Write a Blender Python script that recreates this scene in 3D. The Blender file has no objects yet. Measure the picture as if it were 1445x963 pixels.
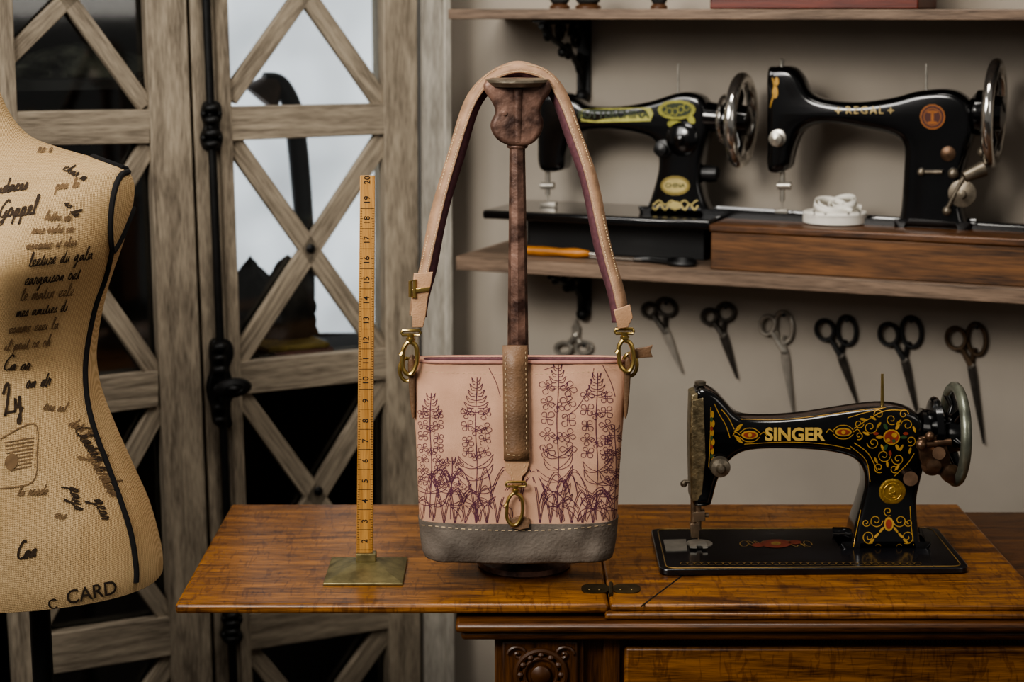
import bpy, math, random
from mathutils import Vector, Matrix
from mathutils.bvhtree import BVHTree
random.seed(7)
sin,cos,pi=math.sin,math.cos,math.pi
F=2540.; TH=math.radians(10.5); CAM=Vector((0,0,1.45)); T=.78
FW=Vector((0,cos(TH),-sin(TH))); UP=Vector((0,sin(TH),cos(TH))); RT=Vector((1,0,0)); ZZ=Vector((0,0,1))
def ray(px,py): return RT*((px-722.5)/F)+UP*((481.5-py)/F)+FW
class Pl:
    def __init__(s,p,n):
        s.p=Vector(p); s.n=Vector(n).normalized(); s.r=ZZ.cross(s.n).normalized()
    def __call__(s,px,py,off=0):
        p=s.p+s.n*off; d=ray(px,py); t=(p-CAM).dot(s.n)/d.dot(s.n); return CAM+d*t
    def loc(s,w): return ((w-s.p).dot(s.r), w.z)
    def w(s,u,z,off=0):
        v=s.p+s.r*u+s.n*off; v.z=z; return v
def PY(Y): return Pl((0,Y,0),(0,-1,0))
def onz(px,py,z):
    d=ray(px,py); return CAM+d*((z-CAM.z)/d.z)
# ---------- colours / materials
def hx(h):
    h=h.lstrip('#'); c=[int(h[i:i+2],16)/255 for i in (0,2,4)]
    return tuple(x/12.92 if x<=.04045 else ((x+.055)/1.055)**2.4 for x in c)
MATS={}
def _base(name):
    m=bpy.data.materials.new(name); m.use_nodes=True; nt=m.node_tree
    return m,nt,nt.nodes['Principled BSDF']
def mat(name,col,rough=.5,metal=0,var=.15,scale=30,bump=0,bscale=None,coat=0,stretch=None,col2=None,spec=.5):
    if name in MATS: return MATS[name]
    m,nt,b=_base(name); c=hx(col); N=nt.nodes; L=nt.links
    tc=N.new('ShaderNodeTexCoord'); mp=N.new('ShaderNodeMapping'); L.new(tc.outputs['Object'],mp.inputs[0])
    if stretch: mp.inputs['Scale'].default_value=stretch
    nz=N.new('ShaderNodeTexNoise'); nz.inputs['Scale'].default_value=scale; nz.inputs['Detail'].default_value=5
    L.new(mp.outputs[0],nz.inputs['Vector'])
    r=N.new('ShaderNodeValToRGB'); L.new(nz.outputs[0],r.inputs[0])
    c2=hx(col2) if col2 else tuple(min(1,x*(1+var)) for x in c); c1=c if col2 else tuple(x*(1-var) for x in c)
    r.color_ramp.elements[0].position=.35; r.color_ramp.elements[1].position=.65
    r.color_ramp.elements[0].color=(*c1,1); r.color_ramp.elements[1].color=(*c2,1)
    L.new(r.outputs[0],b.inputs['Base Color'])
    b.inputs['Roughness'].default_value=rough; b.inputs['Metallic'].default_value=metal
    b.inputs['Coat Weight'].default_value=coat; b.inputs['Coat Roughness'].default_value=.12
    b.inputs['Specular IOR Level'].default_value=spec
    if bump:
        n2=N.new('ShaderNodeTexNoise'); n2.inputs['Scale'].default_value=bscale or scale*3; n2.inputs['Detail'].default_value=4
        L.new(mp.outputs[0],n2.inputs['Vector'])
        bp=N.new('ShaderNodeBump'); bp.inputs['Strength'].default_value=bump; bp.inputs['Distance'].default_value=.002
        L.new(n2.outputs[0],bp.inputs['Height']); L.new(bp.outputs[0],b.inputs['Normal'])
    MATS[name]=m; return m
def wood(name,c1,c2,rough=.45,su=6,sv=90,bump=.2,coat=0,fleck=0):
    if name in MATS: return MATS[name]
    m,nt,b=_base(name); N=nt.nodes; L=nt.links
    uv=N.new('ShaderNodeUVMap'); mp=N.new('ShaderNodeMapping'); L.new(uv.outputs[0],mp.inputs[0])
    mp.inputs['Scale'].default_value=(su,sv,1)
    nz=N.new('ShaderNodeTexNoise'); nz.inputs['Scale'].default_value=1; nz.inputs['Detail'].default_value=7; nz.inputs['Distortion'].default_value=.8
    L.new(mp.outputs[0],nz.inputs['Vector'])
    mp2=N.new('ShaderNodeMapping'); L.new(uv.outputs[0],mp2.inputs[0]); mp2.inputs['Scale'].default_value=(su*5,sv*7,1)
    n2=N.new('ShaderNodeTexNoise'); n2.inputs['Scale'].default_value=1; n2.inputs['Detail'].default_value=3
    L.new(mp2.outputs[0],n2.inputs['Vector'])
    mx=N.new('ShaderNodeMath'); mx.operation='MULTIPLY_ADD'; mx.inputs[1].default_value=.45
    L.new(n2.outputs[0],mx.inputs[0])
    m3=N.new('ShaderNodeMath'); m3.operation='MULTIPLY'; m3.inputs[1].default_value=.6; L.new(nz.outputs[0],m3.inputs[0]); L.new(m3.outputs[0],mx.inputs[2])
    r=N.new('ShaderNodeValToRGB'); L.new(mx.outputs[0],r.inputs[0])
    r.color_ramp.elements[0].position=.38; r.color_ramp.elements[1].position=.66
    r.color_ramp.elements[0].color=(*hx(c1),1); r.color_ramp.elements[1].color=(*hx(c2),1)
    out=r.outputs[0]
    if fleck:
        mp3=N.new('ShaderNodeMapping'); L.new(uv.outputs[0],mp3.inputs[0]); mp3.inputs['Scale'].default_value=(70,16,1); mp3.inputs['Rotation'].default_value=(0,0,.5)
        n4=N.new('ShaderNodeTexNoise'); n4.inputs['Scale'].default_value=1.6; n4.inputs['Detail'].default_value=3; n4.inputs['Distortion'].default_value=1.5
        L.new(mp3.outputs[0],n4.inputs['Vector'])
        r4=N.new('ShaderNodeValToRGB'); r4.color_ramp.elements[0].position=.54; r4.color_ramp.elements[1].position=.62; L.new(n4.outputs[0],r4.inputs[0])
        mm=N.new('ShaderNodeMix'); mm.data_type='RGBA'; mm.blend_type='MULTIPLY'
        mf=N.new('ShaderNodeMath'); mf.operation='MULTIPLY'; mf.inputs[1].default_value=fleck; L.new(r4.outputs[0],mf.inputs[0]); L.new(mf.outputs[0],mm.inputs[0])
        L.new(out,mm.inputs[6]); mm.inputs[7].default_value=(.35,.25,.18,1); out=mm.outputs[2]
    L.new(out,b.inputs['Base Color']); b.inputs['Roughness'].default_value=rough
    b.inputs['Coat Weight'].default_value=coat; b.inputs['Coat Roughness'].default_value=.25
    bp=N.new('ShaderNodeBump'); bp.inputs['Strength'].default_value=bump; bp.inputs['Distance'].default_value=.001
    L.new(mx.outputs[0],bp.inputs['Height']); L.new(bp.outputs[0],b.inputs['Normal'])
    MATS[name]=m; return m
def weave(name,col,col2,freq,rough=.9,bump=.4,blot=.2):
    if name in MATS: return MATS[name]
    m,nt,b=_base(name); N=nt.nodes; L=nt.links
    tc=N.new('ShaderNodeTexCoord'); ws=[]
    for d in ('X','Z'):
        w=N.new('ShaderNodeTexWave'); w.bands_direction=d; w.inputs['Scale'].default_value=freq; w.inputs['Distortion'].default_value=2.; w.inputs['Detail'].default_value=2; w.inputs['Detail Scale'].default_value=.6
        L.new(tc.outputs['Object'],w.inputs[0]); ws.append(w)
    mu=N.new('ShaderNodeMath'); mu.operation='ADD'; L.new(ws[0].outputs[1],mu.inputs[0]); L.new(ws[1].outputs[1],mu.inputs[1])
    ha=N.new('ShaderNodeMath'); ha.operation='MULTIPLY'; ha.inputs[1].default_value=.35; L.new(mu.outputs[0],ha.inputs[0])
    nz=N.new('ShaderNodeTexNoise'); nz.inputs['Scale'].default_value=14; nz.inputs['Detail'].default_value=8; L.new(tc.outputs['Object'],nz.inputs[0])
    ad=N.new('ShaderNodeMath'); ad.operation='MULTIPLY_ADD'; ad.inputs[1].default_value=blot*2; L.new(nz.outputs[0],ad.inputs[0]); L.new(ha.outputs[0],ad.inputs[2])
    r=N.new('ShaderNodeValToRGB'); L.new(ad.outputs[0],r.inputs[0]); r.color_ramp.elements[0].position=.1; r.color_ramp.elements[1].position=.9
    r.color_ramp.elements[0].color=(*hx(col2),1); r.color_ramp.elements[1].color=(*hx(col),1)
    L.new(r.outputs[0],b.inputs['Base Color']); b.inputs['Roughness'].default_value=rough; b.inputs['Specular IOR Level'].default_value=.2
    bp=N.new('ShaderNodeBump'); bp.inputs['Strength'].default_value=bump; bp.inputs['Distance'].default_value=.001
    L.new(mu.outputs[0],bp.inputs['Height']); L.new(bp.outputs[0],b.inputs['Normal'])
    MATS[name]=m; return m
def glassmat():
    m=bpy.data.materials.new('thin_glass'); m.use_nodes=True; nt=m.node_tree; nt.nodes.clear(); N=nt.nodes
    o=N.new('ShaderNodeOutputMaterial'); t=N.new('ShaderNodeBsdfTransparent'); g=N.new('ShaderNodeBsdfGlossy'); g.inputs['Roughness'].default_value=.05
    mx=N.new('ShaderNodeMixShader'); mx.inputs[0].default_value=.07; nt.links.new(t.outputs[0],mx.inputs[1]); nt.links.new(g.outputs[0],mx.inputs[2]); nt.links.new(mx.outputs[0],o.inputs[0])
    t.inputs[0].default_value=(.93,.95,.95,1)
    return m
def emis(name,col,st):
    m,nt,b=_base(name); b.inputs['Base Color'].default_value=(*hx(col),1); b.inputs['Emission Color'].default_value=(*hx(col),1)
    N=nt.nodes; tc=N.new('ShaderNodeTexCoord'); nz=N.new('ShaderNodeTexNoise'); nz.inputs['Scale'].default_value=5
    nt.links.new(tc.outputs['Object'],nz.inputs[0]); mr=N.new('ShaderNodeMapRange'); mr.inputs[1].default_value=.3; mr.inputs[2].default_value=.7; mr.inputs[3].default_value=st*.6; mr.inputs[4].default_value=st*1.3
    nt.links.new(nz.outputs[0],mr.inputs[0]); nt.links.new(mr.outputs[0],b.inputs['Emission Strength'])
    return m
# ---------- geometry helpers
def cat(pts,n=6,closed=False):
    P=[Vector(p) for p in pts]; N=len(P); out=[]
    rng=range(N) if closed else range(N-1)
    for i in rng:
        if closed: a,b,c,d=P[(i-1)%N],P[i],P[(i+1)%N],P[(i+2)%N]
        else: a,b,c,d=P[max(i-1,0)],P[i],P[i+1],P[min(i+2,N-1)]
        for k in range(n):
            t=k/n; out.append(.5*((2*b)+(c-a)*t+(2*a-5*b+4*c-d)*t*t+(3*b-a-3*c+d)*t**3))
    if not closed: out.append(P[-1].copy())
    return out
def tmpmesh(cu):
    ob=bpy.data.objects.new('tmp',cu); bpy.context.scene.collection.objects.link(ob)
    bpy.context.view_layer.update(); dg=bpy.context.evaluated_depsgraph_get()
    me=bpy.data.meshes.new_from_object(ob.evaluated_get(dg))
    V=[v.co.copy() for v in me.vertices]; Fs=[tuple(p.vertices) for p in me.polygons]
    bpy.data.objects.remove(ob); bpy.data.meshes.remove(me); bpy.data.curves.remove(cu)
    return V,Fs
def textmesh(s,size,bold=.015,shear=0,extr=0,space=1):
    cu=bpy.data.curves.new('tx','FONT'); cu.body=s; cu.size=size; cu.align_x='CENTER'; cu.align_y='CENTER'; cu.offset=bold*size; cu.shear=shear; cu.extrude=extr; cu.resolution_u=3; cu.space_character=space
    return tmpmesh(cu)
def project(bvh,px,py):
    d=ray(px,py).normalized(); h=bvh.ray_cast(CAM,d)
    if h[0] is None: return None
    return (h[0],h[1] if h[1].dot(d)<0 else -h[1])
class MB:
    def __init__(s): s.V=[]; s.F=[]; s.M=[]
    def add(s,V,Fs,m=0):
        o=len(s.V); s.V+= [Vector(v) for v in V]
        for f in Fs: s.F.append(tuple(i+o for i in f)); s.M.append(m)
        return s
    def prism(s,pts,vec,m=0):
        n=len(pts); P=[Vector(p) for p in pts]; Q=[p+vec for p in P]
        return s.add(P+Q,[tuple(range(n)),tuple(reversed(range(n,2*n)))]+[((i+1)%n,i,i+n,(i+1)%n+n) for i in range(n)],m)
    def pr(s,pl,px,o0,o1,m=0): return s.prism([pl(x,y,o1) for x,y in px],-pl.n*(o1-o0),m)
    def box(s,x0,x1,y0,y1,z0,z1,m=0): return s.prism([(x0,y0,z0),(x1,y0,z0),(x1,y0,z1),(x0,y0,z1)],Vector((0,y1-y0,0)),m)
    def tube(s,pts,r,n=8,closed=False,m=0,flat=None):
        P=[Vector(p) for p in pts]; N=len(P); R=r if isinstance(r,(list,tuple)) else [r]*N
        V=[];Fs=[]; up=None
        for i in range(N):
            a=P[(i-1)%N] if (closed or i>0) else P[i]; b=P[(i+1)%N] if (closed or i<N-1) else P[i]
            t=(b-a).normalized()
            if up is None: up=Vector((0,1,0)) if abs(t.y)<.9 else ZZ.copy()
            up=(up-t*up.dot(t)).normalized(); sd=t.cross(up)
            for k in range(n):
                an=2*pi*k/n; V.append(P[i]+(up*cos(an)*(flat or 1)+sd*sin(an))*R[i])
        for i in range(N if closed else N-1):
            j=(i+1)%N
            for k in range(n): Fs.append((i*n+k,i*n+(k+1)%n,j*n+(k+1)%n,j*n+k))
        if not closed: Fs+=[tuple(reversed(range(n))),tuple(range((N-1)*n,N*n))]
        return s.add(V,Fs,m)
    def cyl(s,a,b,r0,r1=None,n=24,m=0): return s.tube([a,b],[r0,r0 if r1 is None else r1],n,m=m)
    def lathe(s,o,ax,prof,n=32,m=0,sx=1):
        o=Vector(o); ax=Vector(ax).normalized(); a=Vector((1,0,0)) if abs(ax.x)<.7 else Vector((0,1,0)); a=(a-ax*a.dot(ax)).normalized(); b=ax.cross(a)
        V=[];Fs=[]
        for r,h in prof:
            for k in range(n):
                t=2*pi*k/n; V.append(o+ax*h+(a*cos(t)*sx+b*sin(t))*max(r,1e-5))
        for i in range(len(prof)-1):
            for k in range(n): Fs.append((i*n+k,i*n+(k+1)%n,(i+1)*n+(k+1)%n,(i+1)*n+k))
        Fs+=[tuple(reversed(range(n))),tuple(range((len(prof)-1)*n,len(prof)*n))]
        return s.add(V,Fs,m)
    def ball(s,c,rx,ry=None,rz=None,m=0,n=16):
        ry=rx if ry is None else ry; rz=rx if rz is None else rz; c=Vector(c); V=[];Fs=[]; h=n//2
        for i in range(1,h):
            f=pi*i/h
            for k in range(n): t=2*pi*k/n; V.append(c+Vector((rx*sin(f)*cos(t),ry*sin(f)*sin(t),rz*cos(f))))
        V+= [c+Vector((0,0,rz)),c-Vector((0,0,rz))]; a=len(V)-2
        for i in range(h-2):
            for k in range(n): Fs.append((i*n+k,(i+1)*n+k,(i+1)*n+(k+1)%n,i*n+(k+1)%n))
        for k in range(n): Fs.append((a,k,(k+1)%n)); Fs.append((a+1,(h-2)*n+(k+1)%n,(h-2)*n+k))
        return s.add(V,Fs,m)
    def torus(s,c,ax,R,r,n=48,k=10,m=0,flat=None,sx=1,a0=0,a1=None):
        c=Vector(c); ax=Vector(ax).normalized(); a=Vector((0,0,1)) if abs(ax.z)<.9 else Vector((1,0,0)); a=(a-ax*a.dot(ax)).normalized(); b=ax.cross(a)
        cl=a1 is None; a1=2*pi if cl else a1
        return s.tube([c+(a*cos(a0+(a1-a0)*i/n)+b*sin(a0+(a1-a0)*i/n)*sx)*R for i in range(n if cl else n+1)],r,k,cl,m,flat)
    def slab(s,pl,px,half,bevel,m=0,smooth=5,off=0,zmin=None,res=4,depthf=None):
        L=[pl.loc(pl(x,y,off)) for x,y in px]
        L=[(u,max(z,zmin)) if zmin is not None else (u,z) for u,z in L]
        Q=cat([(u,z,0) for u,z in L],smooth,True) if smooth>1 else [Vector((u,z,0)) for u,z in L]
        if zmin is not None:
            for q in Q: q.y=max(q.y,zmin)
        ar=sum(Q[i].x*Q[(i+1)%len(Q)].y-Q[(i+1)%len(Q)].x*Q[i].y for i in range(len(Q)))
        if ar<0: Q.reverse()
        cu=bpy.data.curves.new('sl','CURVE'); cu.dimensions='2D'; cu.fill_mode='BOTH'
        sp=cu.splines.new('POLY'); sp.points.add(len(Q)-1)
        for i,q in enumerate(Q): sp.points[i].co=(q.x,q.y,0,1)
        sp.use_cyclic_u=True; cu.extrude=max(half-bevel,0); cu.bevel_depth=bevel; cu.bevel_resolution=res; cu.offset=-bevel
        V,Fs=tmpmesh(cu); W=[]
        for v in V:
            z=v.y; d=v.z*(depthf(v.x,z) if depthf else 1)
            W.append(pl.w(v.x,z,off+d))
        return s.add(W,Fs,m)
    def rib(s,bvh,pts,w,lift=.0006,m=0,step=None):
        seg=[];segs=[]
        for p in pts:
            h=project(bvh,p[0],p[1])
            if h is None:
                if len(seg)>1: segs.append(seg)
                seg=[]
            else: seg.append(h)
        if len(seg)>1: segs.append(seg)
        for g in segs:
            V=[];N=len(g)
            for i in range(N):
                t=g[min(i+1,N-1)][0]-g[max(i-1,0)][0]
                sd=g[i][1].cross(t)
                sd=sd.normalized() if sd.length>1e-9 else Vector((1,0,0))
                c=g[i][0]+g[i][1]*lift; V+=[c+sd*w/2,c-sd*w/2]
            s.add(V,[(2*i,2*i+1,2*i+3,2*i+2) for i in range(N-1)],m)
        return s
    def blob(s,bvh,cx,cy,rx,ry,rot=0,m=0,lift=.0005,n=14):
        P=[]
        for i in range(n):
            t=2*pi*i/n; x=rx*cos(t); y=ry*sin(t); h=project(bvh,cx+x*cos(rot)-y*sin(rot),cy+x*sin(rot)+y*cos(rot))
            if h is None: return s
            P.append(h[0]+h[1]*lift)
        return s.add(P,[tuple(range(n))],m)
    def txt(s,bvh,st,px,py,size,rot=0,m=0,bold=.015,shear=0,lift=.0006,space=1):
        V,Fs=textmesh(st,size,bold,shear,0,space); W=[]
        for v in V:
            h=project(bvh,px+v.x*cos(rot)+v.y*sin(rot),py+v.x*sin(rot)*1-v.y*cos(rot))
            if h is None: print('txt miss',st); return s
            W.append(h[0]+h[1]*lift)
        return s.add(W,Fs,m)
    def bvh(s): return BVHTree.FromPolygons([tuple(v) for v in s.V],s.F)
    def build(s,name,mats,parent=None,label=None,grain=None,ang=40,bevel=0,kind=None,category=None,group=None,fixn=True):
        if not isinstance(mats,(list,tuple)): mats=[mats]
        if not s.V: print('EMPTY',name); return None
        me=bpy.data.meshes.new(name)
        xs=[v.x for v in s.V]; ys=[v.y for v in s.V]; zs=[v.z for v in s.V]
        o=Vector(((min(xs)+max(xs))/2,(min(ys)+max(ys))/2,min(zs)))
        me.from_pydata([v-o for v in s.V],[],s.F)
        for m in mats: me.materials.append(m)
        for p,mi in zip(me.polygons,s.M): p.material_index=mi; p.use_smooth=True
        if fixn:
            import bmesh
            bm=bmesh.new(); bm.from_mesh(me); bmesh.ops.remove_doubles(bm,verts=bm.verts,dist=1e-6); bmesh.ops.recalc_face_normals(bm,faces=bm.faces); bm.to_mesh(me); bm.free()
        g=Vector(grain).normalized() if grain else None
        if g:
            b=(Vector((0,1,0)) if abs(g.y)<.6 else ZZ); b=(b-g*b.dot(g)).normalized(); c=g.cross(b)
            uv=me.uv_layers.new(name='UVMap')
            for l in me.loops:
                co=me.vertices[l.vertex_index].co+o; uv.data[l.index].uv=(co.dot(g),co.dot(c)+co.dot(b)*.9)
        me.set_sharp_from_angle(angle=math.radians(ang))
        ob=bpy.data.objects.new(name,me); bpy.context.scene.collection.objects.link(ob)
        ob.location=o
        if parent: 
            ob.parent=parent; bpy.context.view_layer.update(); ob.matrix_parent_inverse=parent.matrix_world.inverted()
        if bevel:
            md=ob.modifiers.new('b','BEVEL'); md.width=bevel; md.segments=2; md.limit_method='ANGLE'; md.angle_limit=math.radians(45)
        if label: ob['label']=label
        if kind: ob['kind']=kind
        if category: ob['category']=category
        if group: ob['group']=group
        return ob
def thing(name,loc,label,category,group=None):
    e=bpy.data.objects.new(name,None); e.empty_display_size=.02; e.location=loc; bpy.context.scene.collection.objects.link(e)
    e['label']=label; e['category']=category
    if group: e['group']=group
    bpy.context.view_layer.update(); return e
def lin(x0,x1,y,y0=0,y1=960): return x0+(x1-x0)*(y-y0)/(y1-y0)
def qbar(p,q,w):
    p=Vector(p);q=Vector(q); d=(q-p).normalized(); n=Vector((-d.y,d.x))*w/2
    return [tuple(p+n),tuple(q+n),tuple(q-n),tuple(p-n)]

# ---------- materials
M_wall=mat('plaster_wall','#a59c90',.9,var=.08,scale=4,bump=.1,bscale=60)
M_floor=wood('floor_boards','#1c140e','#3a2818',.6)
M_grey=wood('weathered_grey_oak','#5f5548','#a99c88',.75,8,120,.35)
M_shelf=wood('shelf_oak','#4b3c30','#8a7461',.6,7,110,.3)
M_oak=wood('golden_oak','#43240d','#9c672d',.38,7,70,.12,.15,.5)
M_oakd=wood('dark_oak','#2c1607','#643d19',.4,7,80,.15,.12)
M_boxw=wood('old_walnut','#2f1c0d','#6b4526',.45,8,70,.2,.1)
M_black=mat('black_japan_enamel','#08080a',.16,0,.3,20,coat=.6)
M_blackd=mat('dull_black_enamel','#0d0d0e',.4,0,.3,20)
M_iron=mat('black_iron','#101010',.5,.3,.4,60,bump=.2)
M_rust=mat('rusty_iron','#35211a',.5,.3,.5,45,bump=.5,col2='#826456')
M_steel=mat('steel','#b3aea4',.3,.75,.15,60)
M_chrome=mat('chrome','#d5d2cc',.12,.95,.05,20)
M_worn=mat('worn_steel','#7d7466',.4,.75,.3,60,bump=.2)
M_brass=mat('aged_brass','#867c58',.4,.7,.3,60)
M_antbrass=mat('antique_brass','#b39a60',.28,.9,.15,60)
M_gold=mat('gold_decal','#bf9444',.4,.25,.15,80)
M_goldg=mat('green_gold_decal','#9c9840',.4,.1,.25,80)
M_red=mat('red_decal','#84321f',.5,0,.2,80)
M_green=mat('green_decal','#2f4a26',.5,0,.15,80)
M_pink=weave('pink_canvas','#dfb296','#b68a72',420,.95,.5,.35)
M_plum=mat('plum_print','#54263a',.85,0,.1,80)
M_plumf=mat('plum_lining','#5f3a40',.8,0,.2,200)
M_tan=mat('taupe_strap_leather','#9a7a60',.65,0,.18,60,bump=.3,bscale=500)
M_tanl=mat('tan_leather','#b08a6a',.55,0,.15,40,bump=.3,bscale=500)
M_brownl=mat('brown_leather','#6f543d',.5,0,.25,30,bump=.35,bscale=400)
M_greyw=mat('grey_waxed_canvas','#625950',.85,0,.22,18,bump=.6,bscale=250)
M_thread=mat('cream_thread','#cfb690',.8,0,.05,50)
M_burlap=weave('cream_burlap','#e3c79c','#a98556',240,.95,.7,.2)
M_ink=mat('black_ink','#17120e',.9,0,.2,80)
M_inkb=mat('brown_black_ink','#33261a',.95,0,.3,80)
M_inkf=mat('faded_ink','#6e573d',.95,0,.2,80)
M_pipe=mat('black_velvet_piping','#0e0c0d',.95,0,.2,80)
M_ruler=wood('boxwood','#8f612b','#c3924f',.5,6,150,.1,.1)
M_white=mat('white_tape','#dedad0',.6,0,.05,50)
M_glass=glassmat()
M_dark=mat('dark_interior','#23221f',.9,0,.3,5)
M_wheelr=mat('worn_nickel_rim','#74776a',.35,.6,.3,50,bump=.15)
M_copper=mat('brown_steel','#66503f',.38,.8,.35,70)

# ---------- camera
cd=bpy.data.cameras.new('cam'); cam=bpy.data.objects.new('camera',cd); bpy.context.scene.collection.objects.link(cam)
cam.location=CAM; cam.rotation_euler=(pi/2-TH,0,0); cd.sensor_width=36; cd.lens=F/1445*36
cd.clip_start=.05; cd.dof.use_dof=True; cd.dof.focus_distance=2.12; cd.dof.aperture_fstop=4.5
bpy.context.scene.camera=cam

# ---------- planes
A=Vector((-.097,3.0,0)); B=Vector((-.75,2.64,0)); dC=(A-B).normalized(); nC=Vector((dC.y,-dC.x,0))
C=Pl(A,nC)
S0=Vector((-.09,2.84,0)); S1=Vector((.72,2.5,0)); dW=(S1-S0).normalized(); nW=Vector((dW.y,-dW.x,0))
if nW.y>0: nW=-nW
SH=.22
W=Pl(S0-nW*SH,nW)     # wall surface
ZS=1.061              # mid shelf top
# ---------- room
m=MB(); a=W(620,400); u0=W.loc(a)[0]
m.prism([W.w(u0,0),W.w(2.6,0),W.w(2.6,2.6),W.w(u0,2.6)],-nW*.1); m.build('wall_back',M_wall,kind='structure')
m=MB(); 
m.prism([C.w(-3.2,0,-.33),C.w(.05,0,-.33),C.w(.05,2.6,-.33),C.w(-3.2,2.6,-.33)],-nC*.1); m.build('wall_left',M_wall,kind='structure')
m=MB(); m.box(-4,4,-2.5,5,-.05,0); m.build('floor',M_floor,kind='structure',grain=(1,0,0))

# ---------- cabinet
cab=thing('display_cabinet',C.w(-.45,0),'weathered grey oak cabinet with crossed lattice glass doors','cabinet')
YT,YB=-130,1150
uL=C.loc(C(-60,400))[0]; uR=C.loc(C(640,400))[0]
m=MB()
def cbox(u0,u1,z0,z1,o0,o1,mi=0): m.prism([C.w(u0,z0,o1),C.w(u1,z0,o1),C.w(u1,z1,o1),C.w(u0,z1,o1)],-nC*(o1-o0),mi)
cbox(uL,uR,0,.13,-.30,.0); cbox(uL-.02,uR,1.58,1.62,-.30,.03); cbox(uL-.02,uL,0,1.6,-.30,.0); cbox(uR-.012,uR-.002,0.13,1.58,-.30,-.002)
m.build('body',M_grey,cab,grain=(0,0,1))
m=MB(); cbox(uL,uR-.012,.13,1.58,-.31,-.30); m.build('back_panel',M_dark,cab)
# post
m=MB()
def vst(x0t,x0b,x1t,x1b,o0,o1):
    m.pr(C,[(lin(x0t,x0b,YT),YT),(lin(x1t,x1b,YT),YT),(lin(x1t,x1b,YB),YB),(lin(x0t,x0b,YB),YB)],o0,o1)
vst(594,598,637,642,-.03,.008); vst(627,631,637,642,.008,.016); m.build('corner_post',wood('pale_grey_oak','#8b857b','#c4beb2',.75,8,120,.3),cab,grain=(0,0,1),bevel=.002)
def door(nm,xs,rails,crosses,lat,glass):
    global m
    m=MB()
    for a in xs: vst(*a,-.004,.02)
    for r in rails: m.pr(C,r,-.004,.018)
    d=m.build('door',M_grey,cab,grain=(0,0,1),bevel=.002)
    for r in rails:
        mm=MB(); mm.pr(C,[(x,y) for x,y in r],-.003,.0188); mm.build('rail',M_grey,d,grain=tuple(dC),bevel=.0015)
    for p,q,w in lat:
        mm=MB(); mm.pr(C,qbar(p,q,w),-.002,.012); g=C(*q)-C(*p); mm.build('lattice_bar',M_grey,d,grain=tuple(g),bevel=.0015)
    mm=MB()
    for g in glass: mm.pr(C,g,-.008,-.005)
    mm.build('glass_pane',M_glass,d,label='clear glass panes')
    for x,y in crosses:
        mm=MB(); mm.lathe(C(x,y,.012),nC,[(.0075,0),(.0075,.002),(.004,.005),(0,.0055)],20)
        mm.build('iron_button',M_iron,d)
    return d
dR=door('r',[(303,340,322,357),(541,549,589,594)],
  [[(312,-60),(545,-60),(545,-105),(312,-105)],[(322,151),(545,146),(545,190),(322,199)],[(335,512),(547,492),(547,536),(335,558)],[(345,868),(549,838),(549,888),(345,920)]],
  [(438,351),(449,693)],
  [((324,140),(432,-12),25),((541,146),(430,-12),25),((328,198),(543,500),26),((542,196),(333,515),26),((336,552),(549,842),26),((548,536),(345,868),26),((350,915),(470,1060),26),((549,885),(425,1060),26),((324,-60),(432,-12),25),((541,-60),(430,-12),25)],
  [[(318,-60),(545,-60),(549,1100),(358,1100)]])
dL=door('l',[(-42,20,18,60),(205,243,263,301)],
  [[(-20,-60),(215,-60),(215,-105),(-20,-105)],[(10,158),(212,155),(212,203),(10,206)],[(30,547),(224,524),(224,574),(35,600)],[(45,900),(242,871),(242,926),(45,957)]],
  [],
  [((2,92),(105,-10),24),((207,150),(90,-10),24),((-5,206),(222,530),26),((210,206),(10,545),26),((35,595),(240,875),26),((226,575),(45,905),26),((243,930),(130,1100),26),((50,955),(180,1100),26)],
  [[(-20,-60),(212,-60),(250,1100),(30,1100)]])
# astragal + bolt
m=MB(); vst(267,305,287,324,-.004,.016); vst(284,322,304,341,-.004,.01); m.build('astragal',M_grey,cab,grain=(0,0,1),bevel=.002)
m=MB()
def cx(y): return lin(291,330,y)
m.tube([C(cx(y),y,.032) for y in range(-130,1150,40)],.0065,10)
for yc,h in ((178,34),(885,22)):
    m.slab(C,[(cx(yc)-9,yc-h),(cx(yc)+9,yc-h),(cx(yc)+14,yc-h*.5),(cx(yc)+10,yc),(cx(yc)+15,yc+h*.5),(cx(yc)+9,yc+h),(cx(yc)-9,yc+h),(cx(yc)-15,yc+h*.5),(cx(yc)-10,yc),(cx(yc)-14,yc-h*.5)],.006,.002,off=.024)
    for dy in (-.75,-.25,.3,.75):
        c=C(cx(yc),yc+h*dy,.036); m.ball(c,.013,.012,.008); 
    for dx in (-11,11):
        for dy in (-.5,.5): m.ball(C(cx(yc)+dx,yc+h*dy,.033),.005)
m.slab(C,[(300,480),(322,480),(328,500),(322,520),(330,548),(322,575),(326,600),(304,600),(298,575),(292,548),(298,520),(296,500)],.007,.002,off=.024)
for y,r in ((490,.013),(505,.011),(522,.013),(575,.013),(592,.011)): m.ball(C(310,y,.04),r,.012,r*.7)
m.cyl(C(312,548,.02),C(318,548,.055),.011,.008); 
m.build('bolt_rod',M_iron,cab,label='black cast iron bolt rod')
m=MB(); c=C(328,548,.062)
m.lathe(c,nC,[(.004,-.01),(.024,-.004),(.029,0),(.026,.005),(.013,.009),(.011,.007),(.004,.011),(0,.012)],32,sx=1.1)
for v in m.V: v.z=c.z+(v.z-c.z)*.55
m.build('knob',M_iron,cab,label='black oval turning knob')
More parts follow.
